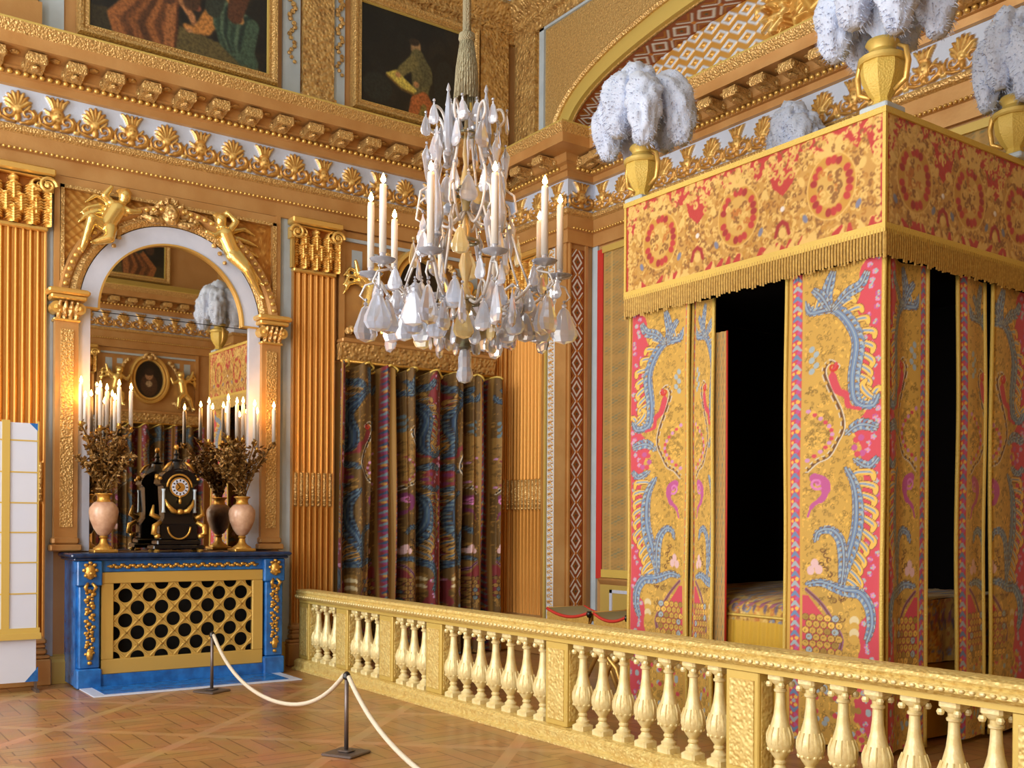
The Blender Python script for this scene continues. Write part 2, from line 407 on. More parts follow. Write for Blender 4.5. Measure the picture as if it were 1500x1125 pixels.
sw('cymatium', [(.475, 6.43), (.49, 6.45), (.52, 6.50), (.53, 6.53)], M['goldf'])
sw('cornice_top', [(.53, 6.53), (.53, 6.55), (.2, 6.57), (0.08, 6.60), (0.08, 6.74), (0, 6.76)], M['goldy'])

def segs():
    out = []
    for (a, b_) in zip(PATH[:-1], PATH[1:]):
        a = np.array(a, float); b_ = np.array(b_, float); d = b_ - a; L = np.hypot(*d); d /= L
        out.append((a, d, np.array([d[1], -d[0]]), L))
    return out
mod = MB(); bead = MB(); bead2 = MB(); ros = MB()
for a, d, n, L in segs():
    s0 = 2.4 if L > 9.6 and d[1] > 0 else 0.0
    Lm = L - 4.5 if d[1] < 0 and L > 9 else L
    k = max(1, round((L - .3) / .37))
    if L < .6: k = 1
    for i in range(k + 1):
        s_ = .12 + (L - .24) * i / k if k > 1 else L * .5 * (i + .5)
        if s_ < s0 or s_ > Lm: continue
        c = a + d * s_; R = Matrix(((d[0], n[0], 0, c[0]), (d[1], n[1], 0, c[1]), (0, 0, 1, 0), (0, 0, 0, 1)))
        q = MB()
        prof = [(.12, 6.20), (.20, 6.185), (.30, 6.20), (.36, 6.215), (.42, 6.205), (.44, 6.24), (.43, 6.30), (.12, 6.30)]
        q.rings([[(x, y, z) for y, z in prof] for x in (-.085, .085)])
        for sx in (-.09, .09): q.ball((sx, .40, 6.25), .035, 8, (.5, 1, 1)); q.ball((sx, .19, 6.245), .045, 8, (.5, 1, 1))
        q.ball((0, .3, 6.19), .05, 8, (.9, 1.6, .5))
        q.xf(R); mod.add(q.v, q.f)
        r = MB().ball((.185, .30, 6.315), .05, 8, (1, 1, .5)); r.xf(R)
        if k > 1 and i < k: ros.add(r.v, r.f)
    for o, z, r, st, B in ((.145, 6.175, .030, .075, bead), (.085, 5.44, .018, .05, bead2)):
        for s_ in np.arange(st / 2 + s0, Lm, st):
            c = a + d * s_ + n * o; B.ball((c[0], c[1], z), r, 6, (1, 1, 1))
mod.build('modillion_row', M['goldf'], ent, 40); ros.build('soffit_rosettes', M['goldc'], ent, 60)
bead.build('bead_row', M['goldb'], ent, True); bead2.build('small_bead_row', M['goldb'], ent, True)

# frieze ornament: helmeted masks and palmettes in gold on a blue-white ground
cv = Canvas(148, 80, (204, 216, 236))
def motif(cv, cx, pal):
    g, gl, dk = (206, 154, 76), (234, 194, 112), (150, 100, 48)
    def st(p, w, c, h): cv.stroke(p, [q * .85 + .8 for q in w], dk, h * .35, 1); cv.stroke(p, [q * .85 for q in w], c, h, 1)
    for sx in (-1, 1):
        cv.spiral(cx + sx * 18, 55, 15, (0 if sx > 0 else PI) + PI * .5, 1.25, 5.2, dk, .3, 1, -sx)
        cv.spiral(cx + sx * 18, 55, 15, (0 if sx > 0 else PI) + PI * .5, 1.25, 4.2, g, .9, 1, -sx)
        st([(cx + sx * 6, 75), (cx + sx * 19, 73), (cx + sx * 32, 67), (cx + sx * 35, 52), (cx + sx * 30, 42)], [3, 4.4, 4, 3, 1.4], g, .8)
        st([(cx + sx * 12, 48), (cx + sx * 20, 40), (cx + sx * 24, 34)], [2.4, 3, 1.2], gl, .8)
        cv.blob(cx + sx * 35, 72, 4, 5, gl, sx * .5, .8, 1)
    if pal:
        for k in range(-3, 4):
            a = k * .42; st([(cx + 4 * math.sin(a), 46 - 4 * math.cos(a)), (cx + 19 * math.sin(a), 36 - 20 * math.cos(a)), (cx + 25 * math.sin(a), 36 - 27 * math.cos(a))], [3, 5, 2.4], gl if k % 2 else g, 1)
        cv.blob(cx, 48, 9, 8, gl, 0, 1.1, 1); cv.blob(cx, 64, 7, 11, g, 0, 1, 1)
    else:
        for k in range(-2, 3): st([(cx + k * 4, 30), (cx + k * 6, 16), (cx + k * 10, 7)], [3, 5, 2.4], g if k % 2 else gl, 1)
        cv.blob(cx, 44, 15, 19, dk, 0, .4, 1); cv.blob(cx, 44, 14, 18, g, 0, 1, 1); cv.blob(cx, 45, 9, 12, gl, 0, 1.2, 1)
        for s_ in (-4, 4): cv.blob(cx + s_, 42, 2, 1.6, dk, 0, 0, 1)
        cv.blob(cx, 51, 3, 1.2, dk, 0, 0, 1); cv.blob(cx, 68, 8, 9, g, 0, .9, 1)
motif(cv, 37, False); motif(cv, 111, True); cv.blur(1, 'ht')
def frz(x, y, eu, L, rep, n):
    return relief('frieze_ornament', cv, (x, y, 5.685), eu, (0, 0, 1), L, .375, n, 40, .045, M['relief'], ent, rep)
frz(LX + .05, .6, (0, 1, 0), 7.45, 10, 800)
frz(LX + .05, PY - .05, (1, 0, 0), 1.2, 1.5, 120)
frz(PX + .05, PY - .05, (0, 1, 0), .42, .5, 50)
frz(PX + .05, BY - .05, (1, 0, 0), 9.4, 12.5, 900)
frz(RX - .05, PY - .05, (0, -1, 0), 5.2, 7, 420)

# ------------------------------------------------------------------ pilasters
capcv = Canvas(120, 128, (176, 108, 40), 1)
g1, g2 = (222, 164, 74), (240, 194, 104)
for row, (y0, y1, n, off) in enumerate(((126, 84, 4, 0), (96, 52, 5, .5), (66, 22, 4, 0))):
    for k in range(n + 1):
        cx = (k + off - (0 if off else 0)) * 120 / n - (60 / n if not off else 60 / n) + (0 if off else 60 / n)
        cv2 = capcv
        cv2.stroke([(cx, y0), (cx, (y0 + y1) / 2), (cx, y1 + 6)], [9, 12, 8], g1, .75, 1)
        for q in range(5):
            yy = y0 - 4 - (y0 - y1 - 10) * q / 5
            for sx in (-1, 1): cv2.stroke([(cx, yy), (cx + sx * 8, yy - 6), (cx + sx * 12, yy - 3)], [2.6, 3, 1.6], g2 if q % 2 else g1, .95, 1)
        cv2.stroke([(cx, y0), (cx, y1)], [2.5, 1.6], g2, 1.1, 1); cv2.blob(cx, y1 + 4, 9, 5, g2, 0, 1.25, 1)
for sx in (18, 102): capcv.spiral(sx, 20, 16, PI / 2, 1.6, 4, g2, 1.2, 1, 1 if sx > 60 else -1)
capcv.blob(60, 14, 9, 9, g2, 0, 1.3, 1)
capcv.rect(0, 0, 120, 5, g1, .8, 1); capcv.blur(1, 'ht')

def pilaster(n, loc, rz, w, label, flutes=8, cable=True):
    root = struct('trim_%d' % n, loc, rz, label)
    # shaft: fluted height field, filled flutes between 1.85 and 2.3
    nu = flutes * 10 + 1; u = np.linspace(0, 1, nu); zz = np.array([.5, 1.85, 1.86, 2.29, 2.30, 4.66])
    ph = (u * flutes) % 1.0
    fl = -np.where(np.abs(ph - .5) < .34, np.sqrt(np.clip(1 - ((ph - .5) / .34) ** 2, 0, 1)), 0)
    P = np.zeros((len(zz), nu, 3)); C = np.zeros((len(zz), nu, 4)); C[..., 3] = 1
    for i, z in enumerate(zz):
        k = .35 if i in (2, 3) and cable else 1
        P[i, :, 0] = .075 + fl * .032 * k; P[i, :, 1] = (u - .5) * w; P[i, :, 2] = z
        C[i, :, :3] = lin((212, 148, 66))
    gridmesh('shaft', P, C, M['relief'], root, True)
    e = MB()
    for s_ in (-1, 1): e.box(0, .075, s_ * w / 2, s_ * (w / 2 + .012), .5, 4.66)
    e.local('shaft_edge', M['gold'], root)
    if cable:
        t = MB()
        for k in range(flutes):
            y = (k + .5) / flutes * w - w / 2
            t.tube([(.062, y, 1.88), (.066, y, 2.28)], w / flutes * .3, 8)
            for z in np.arange(1.9, 2.28, .055): t.ball((.07, y, z), w / flutes * .33, 6, (.8, 1, .8))
        t.local('flute_beading', M['goldf'], root, True)
    b_ = MB()
    for o, z0, z1 in ((.14, 0, .27), (.12, .27, .31)): b_.bevbox(0, o, -w / 2 - .5 * o, w / 2 + .5 * o, z0, z1, .012)
    for zc, r in ((.345, .035), (.40, .022), (.45, .03)):
        b_.bevbox(0, .08 + r, -w / 2 - r, w / 2 + r, zc - r, zc + r, r * .6)
    b_.box(0, .08, -w / 2 - .01, w / 2 + .01, .46, .5)
    b_.local('base', M['gold'], root, 30)
    relief('capital', capcv, (.08, -w * .56, 4.68), (0, 1, 0), (0, 0, 1), w * 1.12, .50, 96, 96, .085, M['relief'], root, local=True)
    c = MB().bevbox(0, .11, -w * .53, w * .53, 4.64, 4.69, .012)
    c.bevbox(0, .20, -w * .62, w * .62, 5.19, 5.27, .015)
    for s_ in (-1, 1):
        pts = []
        for k in range(26):
            a = k / 25 * 2 * PI * 1.75; r = .085 * (1 - k / 30)
            pts.append((.17, s_ * (w * .5 + r * math.cos(a) * 1), 5.09 + r * math.sin(a)))
        c.tube(pts, [.022 - .012 * k / 25 for k in range(26)], 6)
        c.ball((.17, s_ * w * .5, 5.09), .03, 8)
        c.box(0, .14, s_ * (w * .5 - .05), s_ * (w * .5 + .06), 5.03, 5.16)
        c.box(0, .085, s_ * (w * .5), s_ * (w * .56), 4.69, 5.05)
    c.local('abacus_and_volutes', M['goldb'], root, 40)
    return root
pilaster(2, (LX, 1.86, 0), 0, .62, 'fluted gilt pilaster at the left edge beside the mirror', 9)
pilaster(3, (LX, 5.14, 0), 0, .52, 'fluted gilt pilaster between the mirror and the dark curtain', 7)
pilaster(4, (LX, 7.91, 0), 0, .36, 'narrow fluted gilt pilaster in the corner right of the dark curtain', 5)
pilaster(5, (-10.99, PY, 0), -PI / 2, .70, 'bright fluted gilt pilaster on the alcove pier', 9)
pilaster(6, (RX, 5.14, 0), PI, .52, 'fluted gilt pilaster on the opposite wall seen in the mirror', 7, False)

# ------------------------------------------------------------------ strips and panels
def strip(n, name_m, *bx, label=None):
    mb = MB()
    for b_ in bx: mb.box(*b_)
    o = mb.build('trim_%d' % n, M[name_m]); S(o)
    if label: o['label'] = label
    return o
strip(7, 'pale', (LX, LX + .02, 2.175, 2.27, .2, 5.26), label='pale marble strip left of the mirror surround')
strip(8, 'pale', (LX, LX + .02, 4.73, 4.875, .2, 5.26), label='pale marble strip right of the mirror surround')
# baseboard
bb = [(LX, FY), (LX, PY), (PX, PY), (PX, BY), (QX, BY)]
S(sweep(bb, [(.05, 0), (.05, .22), (.03, .25), (.03, .28), (0, .30)]).build('baseboard_left', M['goldy'], None, 30))

# pier ornament strip, yellow bead and lattice jamb
orn = Canvas(40, 160, (214, 220, 226))
for k in range(2):
    y = 80 * k
    for q in range(4):
        cy = y + 10 + q * 20; sx = 1 if q % 2 else -1
        orn.spiral(20 + sx * 5, cy, 9, 0, 1, 2.6, (204, 150, 70), 1, 1, sx); orn.blob(20 - sx * 10, cy + 6, 4, 7, (222, 176, 92), sx * .6, .9, 1)
    orn.blob(20, y + 40, 6, 8, (196, 136, 58), 0, 1, 1)
pier = struct('trim_9', label='ornamented pale strip with gold scrolls on the alcove pier')
q = relief('ornament', orn, (-10.59, PY - .02, .3), (1, 0, 0), (0, 0, 1), .15, 4.95, 40, 700, .025, M['relief'], pier)
# tall strip: repeat the tile vertically by stacking
u = np.linspace(0, 1, 30); v = np.linspace(0, 1, 900); U, V = np.meshgrid(u, v)
C, h = orn.sample(U, (1 - V) * 16 % 1.0); me = q.data; COL.objects.unlink(q); bpy.data.objects.remove(q)
gridmesh('ornament', np.stack([-10.59 + U * .15, PY - .02 - h * .02, .3 + V * 4.95], -1), C, M['relief'], pier)
MB().box(-10.635, -10.6, PY - .05, PY, .3, 5.26).build('yellow_edge', M['goldy'], pier)
MB().box(-10.43, PX, PY - .03, PY, 0, 5.26).build('corner_stile', M['gold'], pier)
lat = Canvas(60, 84, (150, 78, 36), .3)
def lattice(cv, w, h, ground=True):
    wl = (226, 226, 222); gd = (196, 140, 60)
    cx, cy = w / 2, h / 2
    cv.stroke([(cx, cy - 24), (cx + 17, cy), (cx, cy + 24), (cx - 17, cy), (cx, cy - 24)], 3.2, wl, .6, 0)
    cv.blob(cx, cy, 7, 8, (150, 100, 40), 0, .5, 1); cv.blob(cx, cy, 3, 3.4, (60, 80, 80), 0, .7, 0)
    for sx in (-1, 1):
        for sy in (-1, 1):
            cv.stroke([(cx + sx * 3, cy + sy * h / 2), (cx + sx * 22, cy + sy * 16)], 2.4, wl, .6, 0)
            cv.stroke([(cx + sx * 12, cy + sy * h / 2), (cx + sx * 25, cy + sy * 24)], 1.5, gd, .5, 1)
    for sy in (0, h): cv.blob(cx, sy, 5, 5, (210, 140, 60), 0, .8, 1)
lattice(lat, 60, 84)
jamb = struct('trim_10', label='lattice pattern strip of pale diamonds on the alcove jamb')
u = np.linspace(0, 1, 36); v = np.linspace(0, 1, 800); U, V = np.meshgrid(u, v)
C, h = lat.sample(U, (1 - V) * 15 % 1.0)
gridmesh('lattice', np.stack([PX + .01 + h * .015, 8.125 + U * .235, .35 + V * 4.85], -1), C, M['relief'], jamb)
MB().box(PX, PX + .035, 8.1, 8.125, .3, 5.26).box(PX, PX + .035, 8.36, 8.40, .3, 5.26).build('stile', M['gold'], jamb)

# back wall of the alcove: grey strip, red border, woven hanging, dado
strip(11, 'pale', (-10.19, -10.085, BY - .03, BY, .3, 5.26), label='pale grey marble strip in the alcove corner')
hang = thing('wall_hanging', (-8.2, BY, 0), 'old gold woven wall hanging with red border inside the alcove left of the bed', 'wall hanging')
hc = Canvas(120, 300, (184, 146, 84))
for k in range(60):
    y = 5 * k
    for j in range(12): hc.blob(5 + j * 10 + (k % 2) * 5, y, 2.2, 1.8, (150, 126, 74) if (k // 3 + j) % 3 else (126, 130, 98), 0, .6)
for j in range(5): hc.stroke([(12 + 24 * j, 0), (12 + 24 * j, 300)], 1.2, (206, 168, 98), .3)
gridmesh('woven_field', *(lambda U, V: (np.stack([-9.96 + U * 9.1, BY - .03 + 0 * U, 1.12 + V * 4.02], -1), hc.sample((U * 6) % 1.0, (1 - V) * 3 % 1.0)[0]))(*np.meshgrid(np.linspace(0, 1, 400), np.linspace(0, 1, 200))), M['cloth'], hang)
MB().box(-10.08, -9.97, BY - .035, BY - .002, 1.0, 5.2).build('red_border', M['redm'], hang)
MB().box(-9.96, -.8, BY - .06, BY - .002, 5.14, 5.22).build('top_batten', M['goldy'], hang)
MB().box(-9.96, -.8, BY - .05, BY - .002, 1.02, 1.12).build('hem_braid', M['braid'], hang)
dado = struct('trim_12', label='gilt dado with white outlined panel in the alcove')
MB().box(-9.97, -.75, BY - .05, BY, .3, .95).build('dado_panel', M['goldy'], dado)
sweep([(-9.97, BY), (-.75, BY)], [(.05, .93), (.07, .95), (.09, .99), (.07, 1.01), (.0, 1.02)]).build('dado_rail', M['gold'], dado, 30)
w_ = MB()
for x in (-9.78, -8.6, -7.5): 
    w_.box(x, x + 1.05, BY - .062, BY - .05, .83, .87).box(x, x + .05, BY - .062, BY - .05, .40, .87).box(x + 1.0, x + 1.05, BY - .062, BY - .05, .40, .87).box(x, x + 1.05, BY - .062, BY - .05, .40, .44)
w_.build('white_outline', M['white'], dado)

# ------------------------------------------------------------------ attic storey
att = struct('trim_13', label='pale strips and carved gilt pilasters of the attic storey')
MB().box(LX, LX + .03, 2.1, 2.34, 6.7, 8.3).box(LX, LX + .03, 4.74, 4.96, 6.7, 8.3).box(LX, LX + .03, 5.39, 5.54, 6.7, 8.3).build('pale_strip', M['pale'], att)
MB().box(LX, LX + .07, 4.98, 5.38, 6.72, 8.3).box(LX, LX + .10, 4.96, 5.40, 6.6, 6.78).build('gilt_pilaster', M['goldc'], att)
MB().box(LX, LX + .09, 1.3, 2.08, 6.72, 8.3).box(LX, LX + .14, 1.3, 2.11, 6.6, 6.95).build('plain_gilt_pilaster', M['gold'], att)
MB().box(LX, LX + .07, 7.5, 7.95, 6.7, 8.3).box(-11.3, -10.86, PY - .06, PY, 6.6, 8.3).build('corner_gilt_pilaster', M['goldc'], att)
gar = MB()
for y in (4.85, 5.465, 2.22):
    for k in range(26):
        z = 8.25 - k * .045; gar.ball((LX + .045, y + .035 * math.sin(k * 1.3), z), .04 - .0006 * k, 6, (.8, 1, 1))
gar.build('garland', M['goldc'], att, 60)
PTOP = [(LX, FY), (LX, PY), (RX, PY), (RX, FY)]
sweep(PTOP, [(0, 8.18), (.05, 8.2), (.06, 8.3), (.12, 8.33), (.12, 8.4), (.2, 8.46), (.26, 8.55), (.3, 8.58), (.3, 8.62)]).build('upper_cornice', M['goldc'], att, 30)
sweep(PTOP, [(.3, 8.62), (.34, 8.66), (.36, 8.75)]).build('pale_cove', M['pale'], att)
# spandrel wall over the alcove with its flattened arch
AC, AA, AB, AN, AZ = (PX + QX) / 2, (QX - PX) / 2, .95, 2.6, 6.5
def arch(t, grow=0.0):
    """t 0..1 from left springing to the right one"""
    th = PI * (1 - t); c, s_ = math.cos(th), math.sin(th)
    return (AC + (AA + grow) * math.copysign(abs(c) ** (2 / AN), c), AZ + (AB + grow) * abs(s_) ** (2 / AN))
T = np.linspace(0, 1, 121)
sp = MB(); v = []
for t in T:
    x, z = arch(t); v += [(x, PY, z), (x, PY, CZ), (x, PY + .1, CZ), (x, PY + .1, z)]
f = []
for i in range(len(T) - 1):
    for k in range(4): f.append((4 * i + k, 4 * i + (k + 1) % 4, 4 * i + 4 + (k + 1) % 4, 4 * i + 4 + k))
sp.add(v, f); sp.box(LX, PX, PY, BY, 6.5, CZ); sp.box(QX, RX, PY, BY, 6.5, CZ)
tym = struct('trim_14', label='gilded arch over the alcove with lattice soffit and carved tympanum')
sp.build('spandrel', M['goldf'], tym)
for nm, g0, g1_, o in (('archivolt', .02, .22, .06), ('archivolt_bead', .22, .30, .09)):
    r = []
    for t in T:
        a, b_ = arch(t, g0), arch(t, g1_)
        r.append([(a[0], PY, a[1]), (a[0], PY - o, a[1]), ((a[0] + b_[0]) / 2, PY - o * 1.25, (a[1] + b_[1]) / 2), (b_[0], PY - o, b_[1]), (b_[0], PY, b_[1])])
    MB().rings(r, caps=False).build(nm, M['goldy'] if nm == 'archivolt' else M['goldf'], tym, 30)
# soffit lattice
U, V = np.meshgrid(np.linspace(0, 1, 40), np.linspace(0, 1, 700))
A = np.array([arch(t) for t in np.linspace(0, 1, 700)])
C, h = lat.sample(U, (V * 30) % 1.0)
gridmesh('soffit_lattice', np.stack([A[:, 0][:, None] + 0 * U, PY + .02 + U * .4, A[:, 1][:, None] - .005 - h * .012], -1), C, M['relief'], tym)
# tympanum
tc_ = Canvas(1100, 160, (214, 160, 76), .8)
for j in range(-2, 40):
    for i in range(8):
        cx, cy = j * 30 + (i % 2) * 15, i * 22
        if 340 < cx < 800: continue
        tc_.stroke([(cx, cy - 9), (cx + 12, cy), (cx, cy + 9), (cx - 12, cy), (cx, cy - 9)], 2.2, (204, 212, 222), .4, 0)
        tc_.blob(cx, cy, 3, 3, (220, 168, 80), 0, .6, 1)
for j in range(260):
    cx = random.uniform(330, 810); cy = random.uniform(8, 155)
    tc_.stroke([(cx, cy), (cx + random.uniform(-18, 18), cy + random.uniform(-14, 14)), (cx + random.uniform(-26, 26), cy + random.uniform(-20, 20))], [3, 5, 2], random.choice([(226, 178, 92), (190, 130, 56), (238, 200, 120)]), random.uniform(.8, 2.4), 1)
for cx, s_ in ((450, 1), (575, 1.1), (700, 1)):
    tc_.blob(cx, 60, 13 * s_, 15 * s_, (232, 186, 100), 0, 3, 1); tc_.blob(cx, 105, 26 * s_, 36 * s_, (222, 172, 84), 0, 3, 1)
    for sx in (-1, 1): tc_.stroke([(cx + sx * 20, 85), (cx + sx * 44, 100), (cx + sx * 60, 70)], [9, 7, 5], (228, 180, 92), 2.6, 1); tc_.stroke([(cx + sx * 12, 135), (cx + sx * 34, 158)], [11, 8], (216, 164, 78), 2.6, 1)
relief('tympanum', tc_, (PX, BY - .02, 6.5), (1, 0, 0), (0, 0, 1), QX - PX, 1.1, 1000, 130, .035, M['relief'], tym)
MB().box(-10.80, -10.70, PY - .03, PY, 6.7, 8.25).box(-10.80, -7.0, PY - .03, PY, 8.16, 8.26).build('pale_frame', M['pale'], tym)
# ================================================================== BROCADE (one half of the mirrored design, in a 284 x 1300 field)
def brocade(base, blue, bluel, pink, pinkd, gold, line):
    c = Canvas(284, 1300, base)
    def m1(p): return [((880 + .4133 * x - 1143) * 2, (y0 + .4133 * y - 395) * 2) for x, y in p]
    y0 = 150
    ylo, yhi = tuple(np.clip(np.array(gold) * 1.13, 0, 255)), tuple(np.array(gold) * .8)
    # damask ground: small gold curls and leaves
    R = random.Random(3); brn = tuple(np.array(gold) * .70)
    for i in range(1900):
        x, y = R.uniform(50, 268), R.uniform(0, 1300); r = R.uniform(4, 9); a = R.uniform(0, 6.3)
        if i % 6: c.spiral(x, y, r, a, R.uniform(.5, 1.0), R.uniform(.8, 1.5), (brn, yhi, ylo, brn)[i % 4], .5, None, R.choice((-1, 1)))
        else: c.blob(x, y, r * .8, r * .4, (ylo, yhi, brn)[i % 3 if i % 2 else 0], a, .4)
    # right hand pink border with flowers
    edge = []
    for k in range(66): edge.append((240 - 30 * abs(math.sin(k * .31)) - 10 * math.sin(k * 1.1), k * 20))
    c.poly([(284, 0)] + edge + [(284, 1300)], pink)
    for k in range(64):
        y = k * 20.5 + R.uniform(-5, 5); x = R.uniform(228, 274)
        for q in range(5): c.blob(x + 5 * math.cos(q * 1.26), y + 5 * math.sin(q * 1.26), 3.6, 3.6, R.choice((pinkd, bluel, (206, 150, 196))), 0, .6)
        c.blob(x, y, 2.2, 2.2, ylo)
    def P(pts, off=0):
        return [((880 + .4133 * x - 1143) * 2, (off + .4133 * y - 395) * 2) for x, y in pts]
    def smooth(p, n=6):
        out = []
        for i in range(len(p) - 1):
            p0, p1, p2, p3 = p[max(i - 1, 0)], p[i], p[i + 1], p[min(i + 2, len(p) - 1)]
            for k in range(n):
                t = k / n; out.append(tuple(.5 * (2 * b + (d - a) * t + (2 * a - 5 * b + 4 * d - e) * t * t + (3 * b - a - 3 * d + e) * t ** 3) for a, b, d, e in zip(p0, p1, p2, p3)))
        return out + [p[-1]]
    def frond(pts, off, w=11, side=1, lob=16, both=False, big=0):
        if big:
            q = smooth(P(pts, off), 10); acc = 0; nxt = 20
            for i in range(1, len(q) - 1):
                acc += math.dist(q[i - 1], q[i])
                if acc < nxt: continue
                nxt += 31; dx, dy = q[i + 1][0] - q[i - 1][0], q[i + 1][1] - q[i - 1][1]; L = math.hypot(dx, dy) + 1e-6; dx /= L; dy /= L
                nx, ny = -dy * side, dx * side; l = big * R.uniform(.85, 1.1)
                t_ = smooth([q[i], (q[i][0] + nx * l * .45 + dx * l * .10, q[i][1] + ny * l * .45 + dy * l * .10), (q[i][0] + nx * l * .9 + dx * l * .4, q[i][1] + ny * l * .9 + dy * l * .4), (q[i][0] + nx * l * .85 + dx * l * .7, q[i][1] + ny * l * .85 + dy * l * .7)], 5)
                m_ = len(t_); c.stroke(t_, [6 + 4.5 * math.sin(PI * k / m_) for k in range(m_)], line, .4); c.stroke(t_, [4.6 + 4.2 * math.sin(PI * k / m_) for k in range(m_)], ylo, .8)
                c.stroke(t_[1:-4], [3.4] * 3 + [1.2], bluel, .9); c.stroke(t_[1:-5], 1.2, blue, 1)
        q = smooth(P(pts, off), 10); n = len(q); tot = sum(math.dist(q[i], q[i + 1]) for i in range(n - 1)); acc = 0; nxt = 6; j = 0
        L_ = []
        for i in range(1, n - 1):
            acc += math.dist(q[i - 1], q[i])
            if acc < nxt: continue
            nxt += 10.5; j += 1
            dx, dy = q[i + 1][0] - q[i - 1][0], q[i + 1][1] - q[i - 1][1]; L = math.hypot(dx, dy) + 1e-6; dx /= L; dy /= L
            for sd, f_ in ((side, 1.0), (-side, 1.0 if both else .55)):
                nx, ny = -dy * sd, dx * sd; l = f_ * lob * (.55 + .8 * math.sin(PI * acc / tot))
                tip = (q[i][0] + nx * l * .95 + dx * l * .75, q[i][1] + ny * l * .95 + dy * l * .75); mid = (q[i][0] + nx * l * .7 + dx * l * .12, q[i][1] + ny * l * .7 + dy * l * .12)
                L_.append((i, sd, [q[i], mid, tip], j))
        for i, sd, t_, j in L_: c.stroke(t_, [4.6, 5.4, 2.8], line, .4)
        for i, sd, t_, j in L_:
            if sd == side and lob > 20:
                c.stroke(t_, [3.4, 4.4, 2.0], ylo, .8); c.stroke(t_[:2], [1.8, 1.0], blue, .9)
            else: c.stroke(t_, [3.6, 4.2, 1.6], bluel if j % 2 else blue, .8)
        c.stroke(q, [w * .4 + 1.2] + [w * .62 * (1 - .5 * abs(2 * i / n - 1)) + 1.2 for i in range(1, n)], line, .5)
        c.stroke(q, [w * .4] + [w * .62 * (1 - .5 * abs(2 * i / n - 1)) for i in range(1, n)], blue, .9)
        c.stroke(q, 1.4, bluel, 1.0)
    # top plume
    frond([(700, 700), (720, 742), (800, 745), (855, 800), (885, 880), (872, 1000), (885, 1085), (940, 1105), (962, 1070)], 150, 13, -1, 18, False, 58)
    frond([(795, 745), (780, 690), (790, 640), (800, 610)], 150, 8, 1, 12, True)
    frond([(790, 745), (760, 690), (730, 660)], 150, 7, 1, 10, True)
    frond([(800, 745), (850, 700), (900, 680), (925, 640)], 150, 7, 1, 12, True)
    # cartouche
    q = smooth(P([(820, 225), (790, 205), (770, 240), (800, 320), (830, 385), (840, 445), (815, 495), (785, 540), (745, 560), (715, 590)], 450))
    c.poly(q + P([(700, 590), (700, 240)], 450), gold, .3)
    for k in range(150):
        x, y = P([(R.uniform(706, 800), R.uniform(260, 540) if k % 2 else R.uniform(380, 520))], 450)[0]; c.spiral(x, y, 6, R.uniform(0, 6), .8, 2, (brn, ylo, yhi)[k % 3], .5)
    for k in range(13): c.blob(*P([(715 + 84 * math.sin(PI * k / 12), 375 + 15 * k)], 450)[0], 7, 6, pink if k % 2 else (206, 150, 196), 0, .6)
    c.stroke(q, 8, (214, 206, 186), .6); c.stroke(q, 4.2, line, .7)
    for i in range(0, len(q), 3): c.blob(q[i][0] - 5, q[i][1], 5.5, 5.5, gold, 0, .8)
    c.stroke(smooth(P([(815, 215), (800, 250), (820, 310), (850, 330), (860, 370), (900, 385)], 450)), [5, 12, 10, 8, 5], pink, .6)
    c.spiral(*P([(803, 225)], 450)[0], 14, 0, 1.1, 4, (200, 60, 44), .8)
    for k in range(5): c.blob(*P([(725 + (k % 2) * 16, 150 + 20 * k)], 450)[0], 8, 10, bluel, .6, .7)
    # flower spray right
    frond([(850, 470), (900, 440), (960, 455)], 450, 7, 1, 12, True); frond([(880, 560), (930, 590), (962, 560)], 450, 7, -1, 12)
    for k in range(6): c.blob(*P([(900 + 18 * math.cos(k), 515 + 30 * math.sin(k))], 450)[0], 9, 9, pinkd if k % 2 else pink, 0, .8)
    # pink flower on the axis
    c.stroke(smooth(P([(740, 620), (775, 640), (770, 690), (735, 720), (720, 760)], 450)), [14, 13, 9, 6, 3], pinkd, .8)
    c.spiral(*P([(748, 640)], 450)[0], 18, 1, 1.3, 4, (214, 130, 190), 1)
    # great S frond
    frond([(850, 590), (880, 650), (890, 720), (885, 800), (860, 890), (838, 960), (832, 1008)], 450, 12, -1, 18, False, 62)
    frond([(745, 850), (755, 815), (795, 805), (830, 840), (842, 910), (835, 1000)], 450, 8, 1, 13)
    for k in range(7): c.spiral(*P([(770 + 12 * (k % 3), 880 + 18 * k)], 450)[0], 9, k, .9, 2, line, .6)
    for dx, dy in ((0, 0), (-14, 26), (14, 22)): c.blob(*P([(745 + dx, 930 + dy)], 450)[0], 11, 14, (226, 190, 190), 0, .7)
    # winged base
    q = P([(718, 315), (800, 420), (838, 455), (850, 400), (830, 300), (760, 288)], 750); c.poly(q, tuple(np.array(gold) * .92), .3)
    for k in range(26): c.spiral(*P([(R.uniform(745, 845), R.uniform(295, 400))], 750)[0], R.uniform(5, 11), R.uniform(0, 6), .9, 1.6, (brn, ylo, line)[k % 3], .5)
    c.stroke(smooth(P([(715, 300), (770, 350), (815, 420), (838, 470), (830, 520)], 750)), 5, (150, 96, 140), .5); c.stroke(smooth(P([(715, 300), (770, 350), (815, 420), (838, 470), (830, 520)], 750)), 2, line)
    c.poly(P([(700, 320), (720, 320), (800, 420), (826, 520), (700, 520)], 750), pink)
    for i in range(5):
        for j in range(7): c.blob(*P([(712 + 26 * i + 13 * (j % 2), 400 + 24 * j)], 750)[0], 11, 11, line); c.blob(*P([(712 + 26 * i + 13 * (j % 2), 400 + 24 * j)], 750)[0], 9.5, 9.5, R.choice((yhi, gold, gold, ylo, bluel)), 0, .5); c.spiral(*P([(712 + 26 * i + 13 * (j % 2), 400 + 24 * j)], 750)[0], 4, j, .7, 1.2, brn)
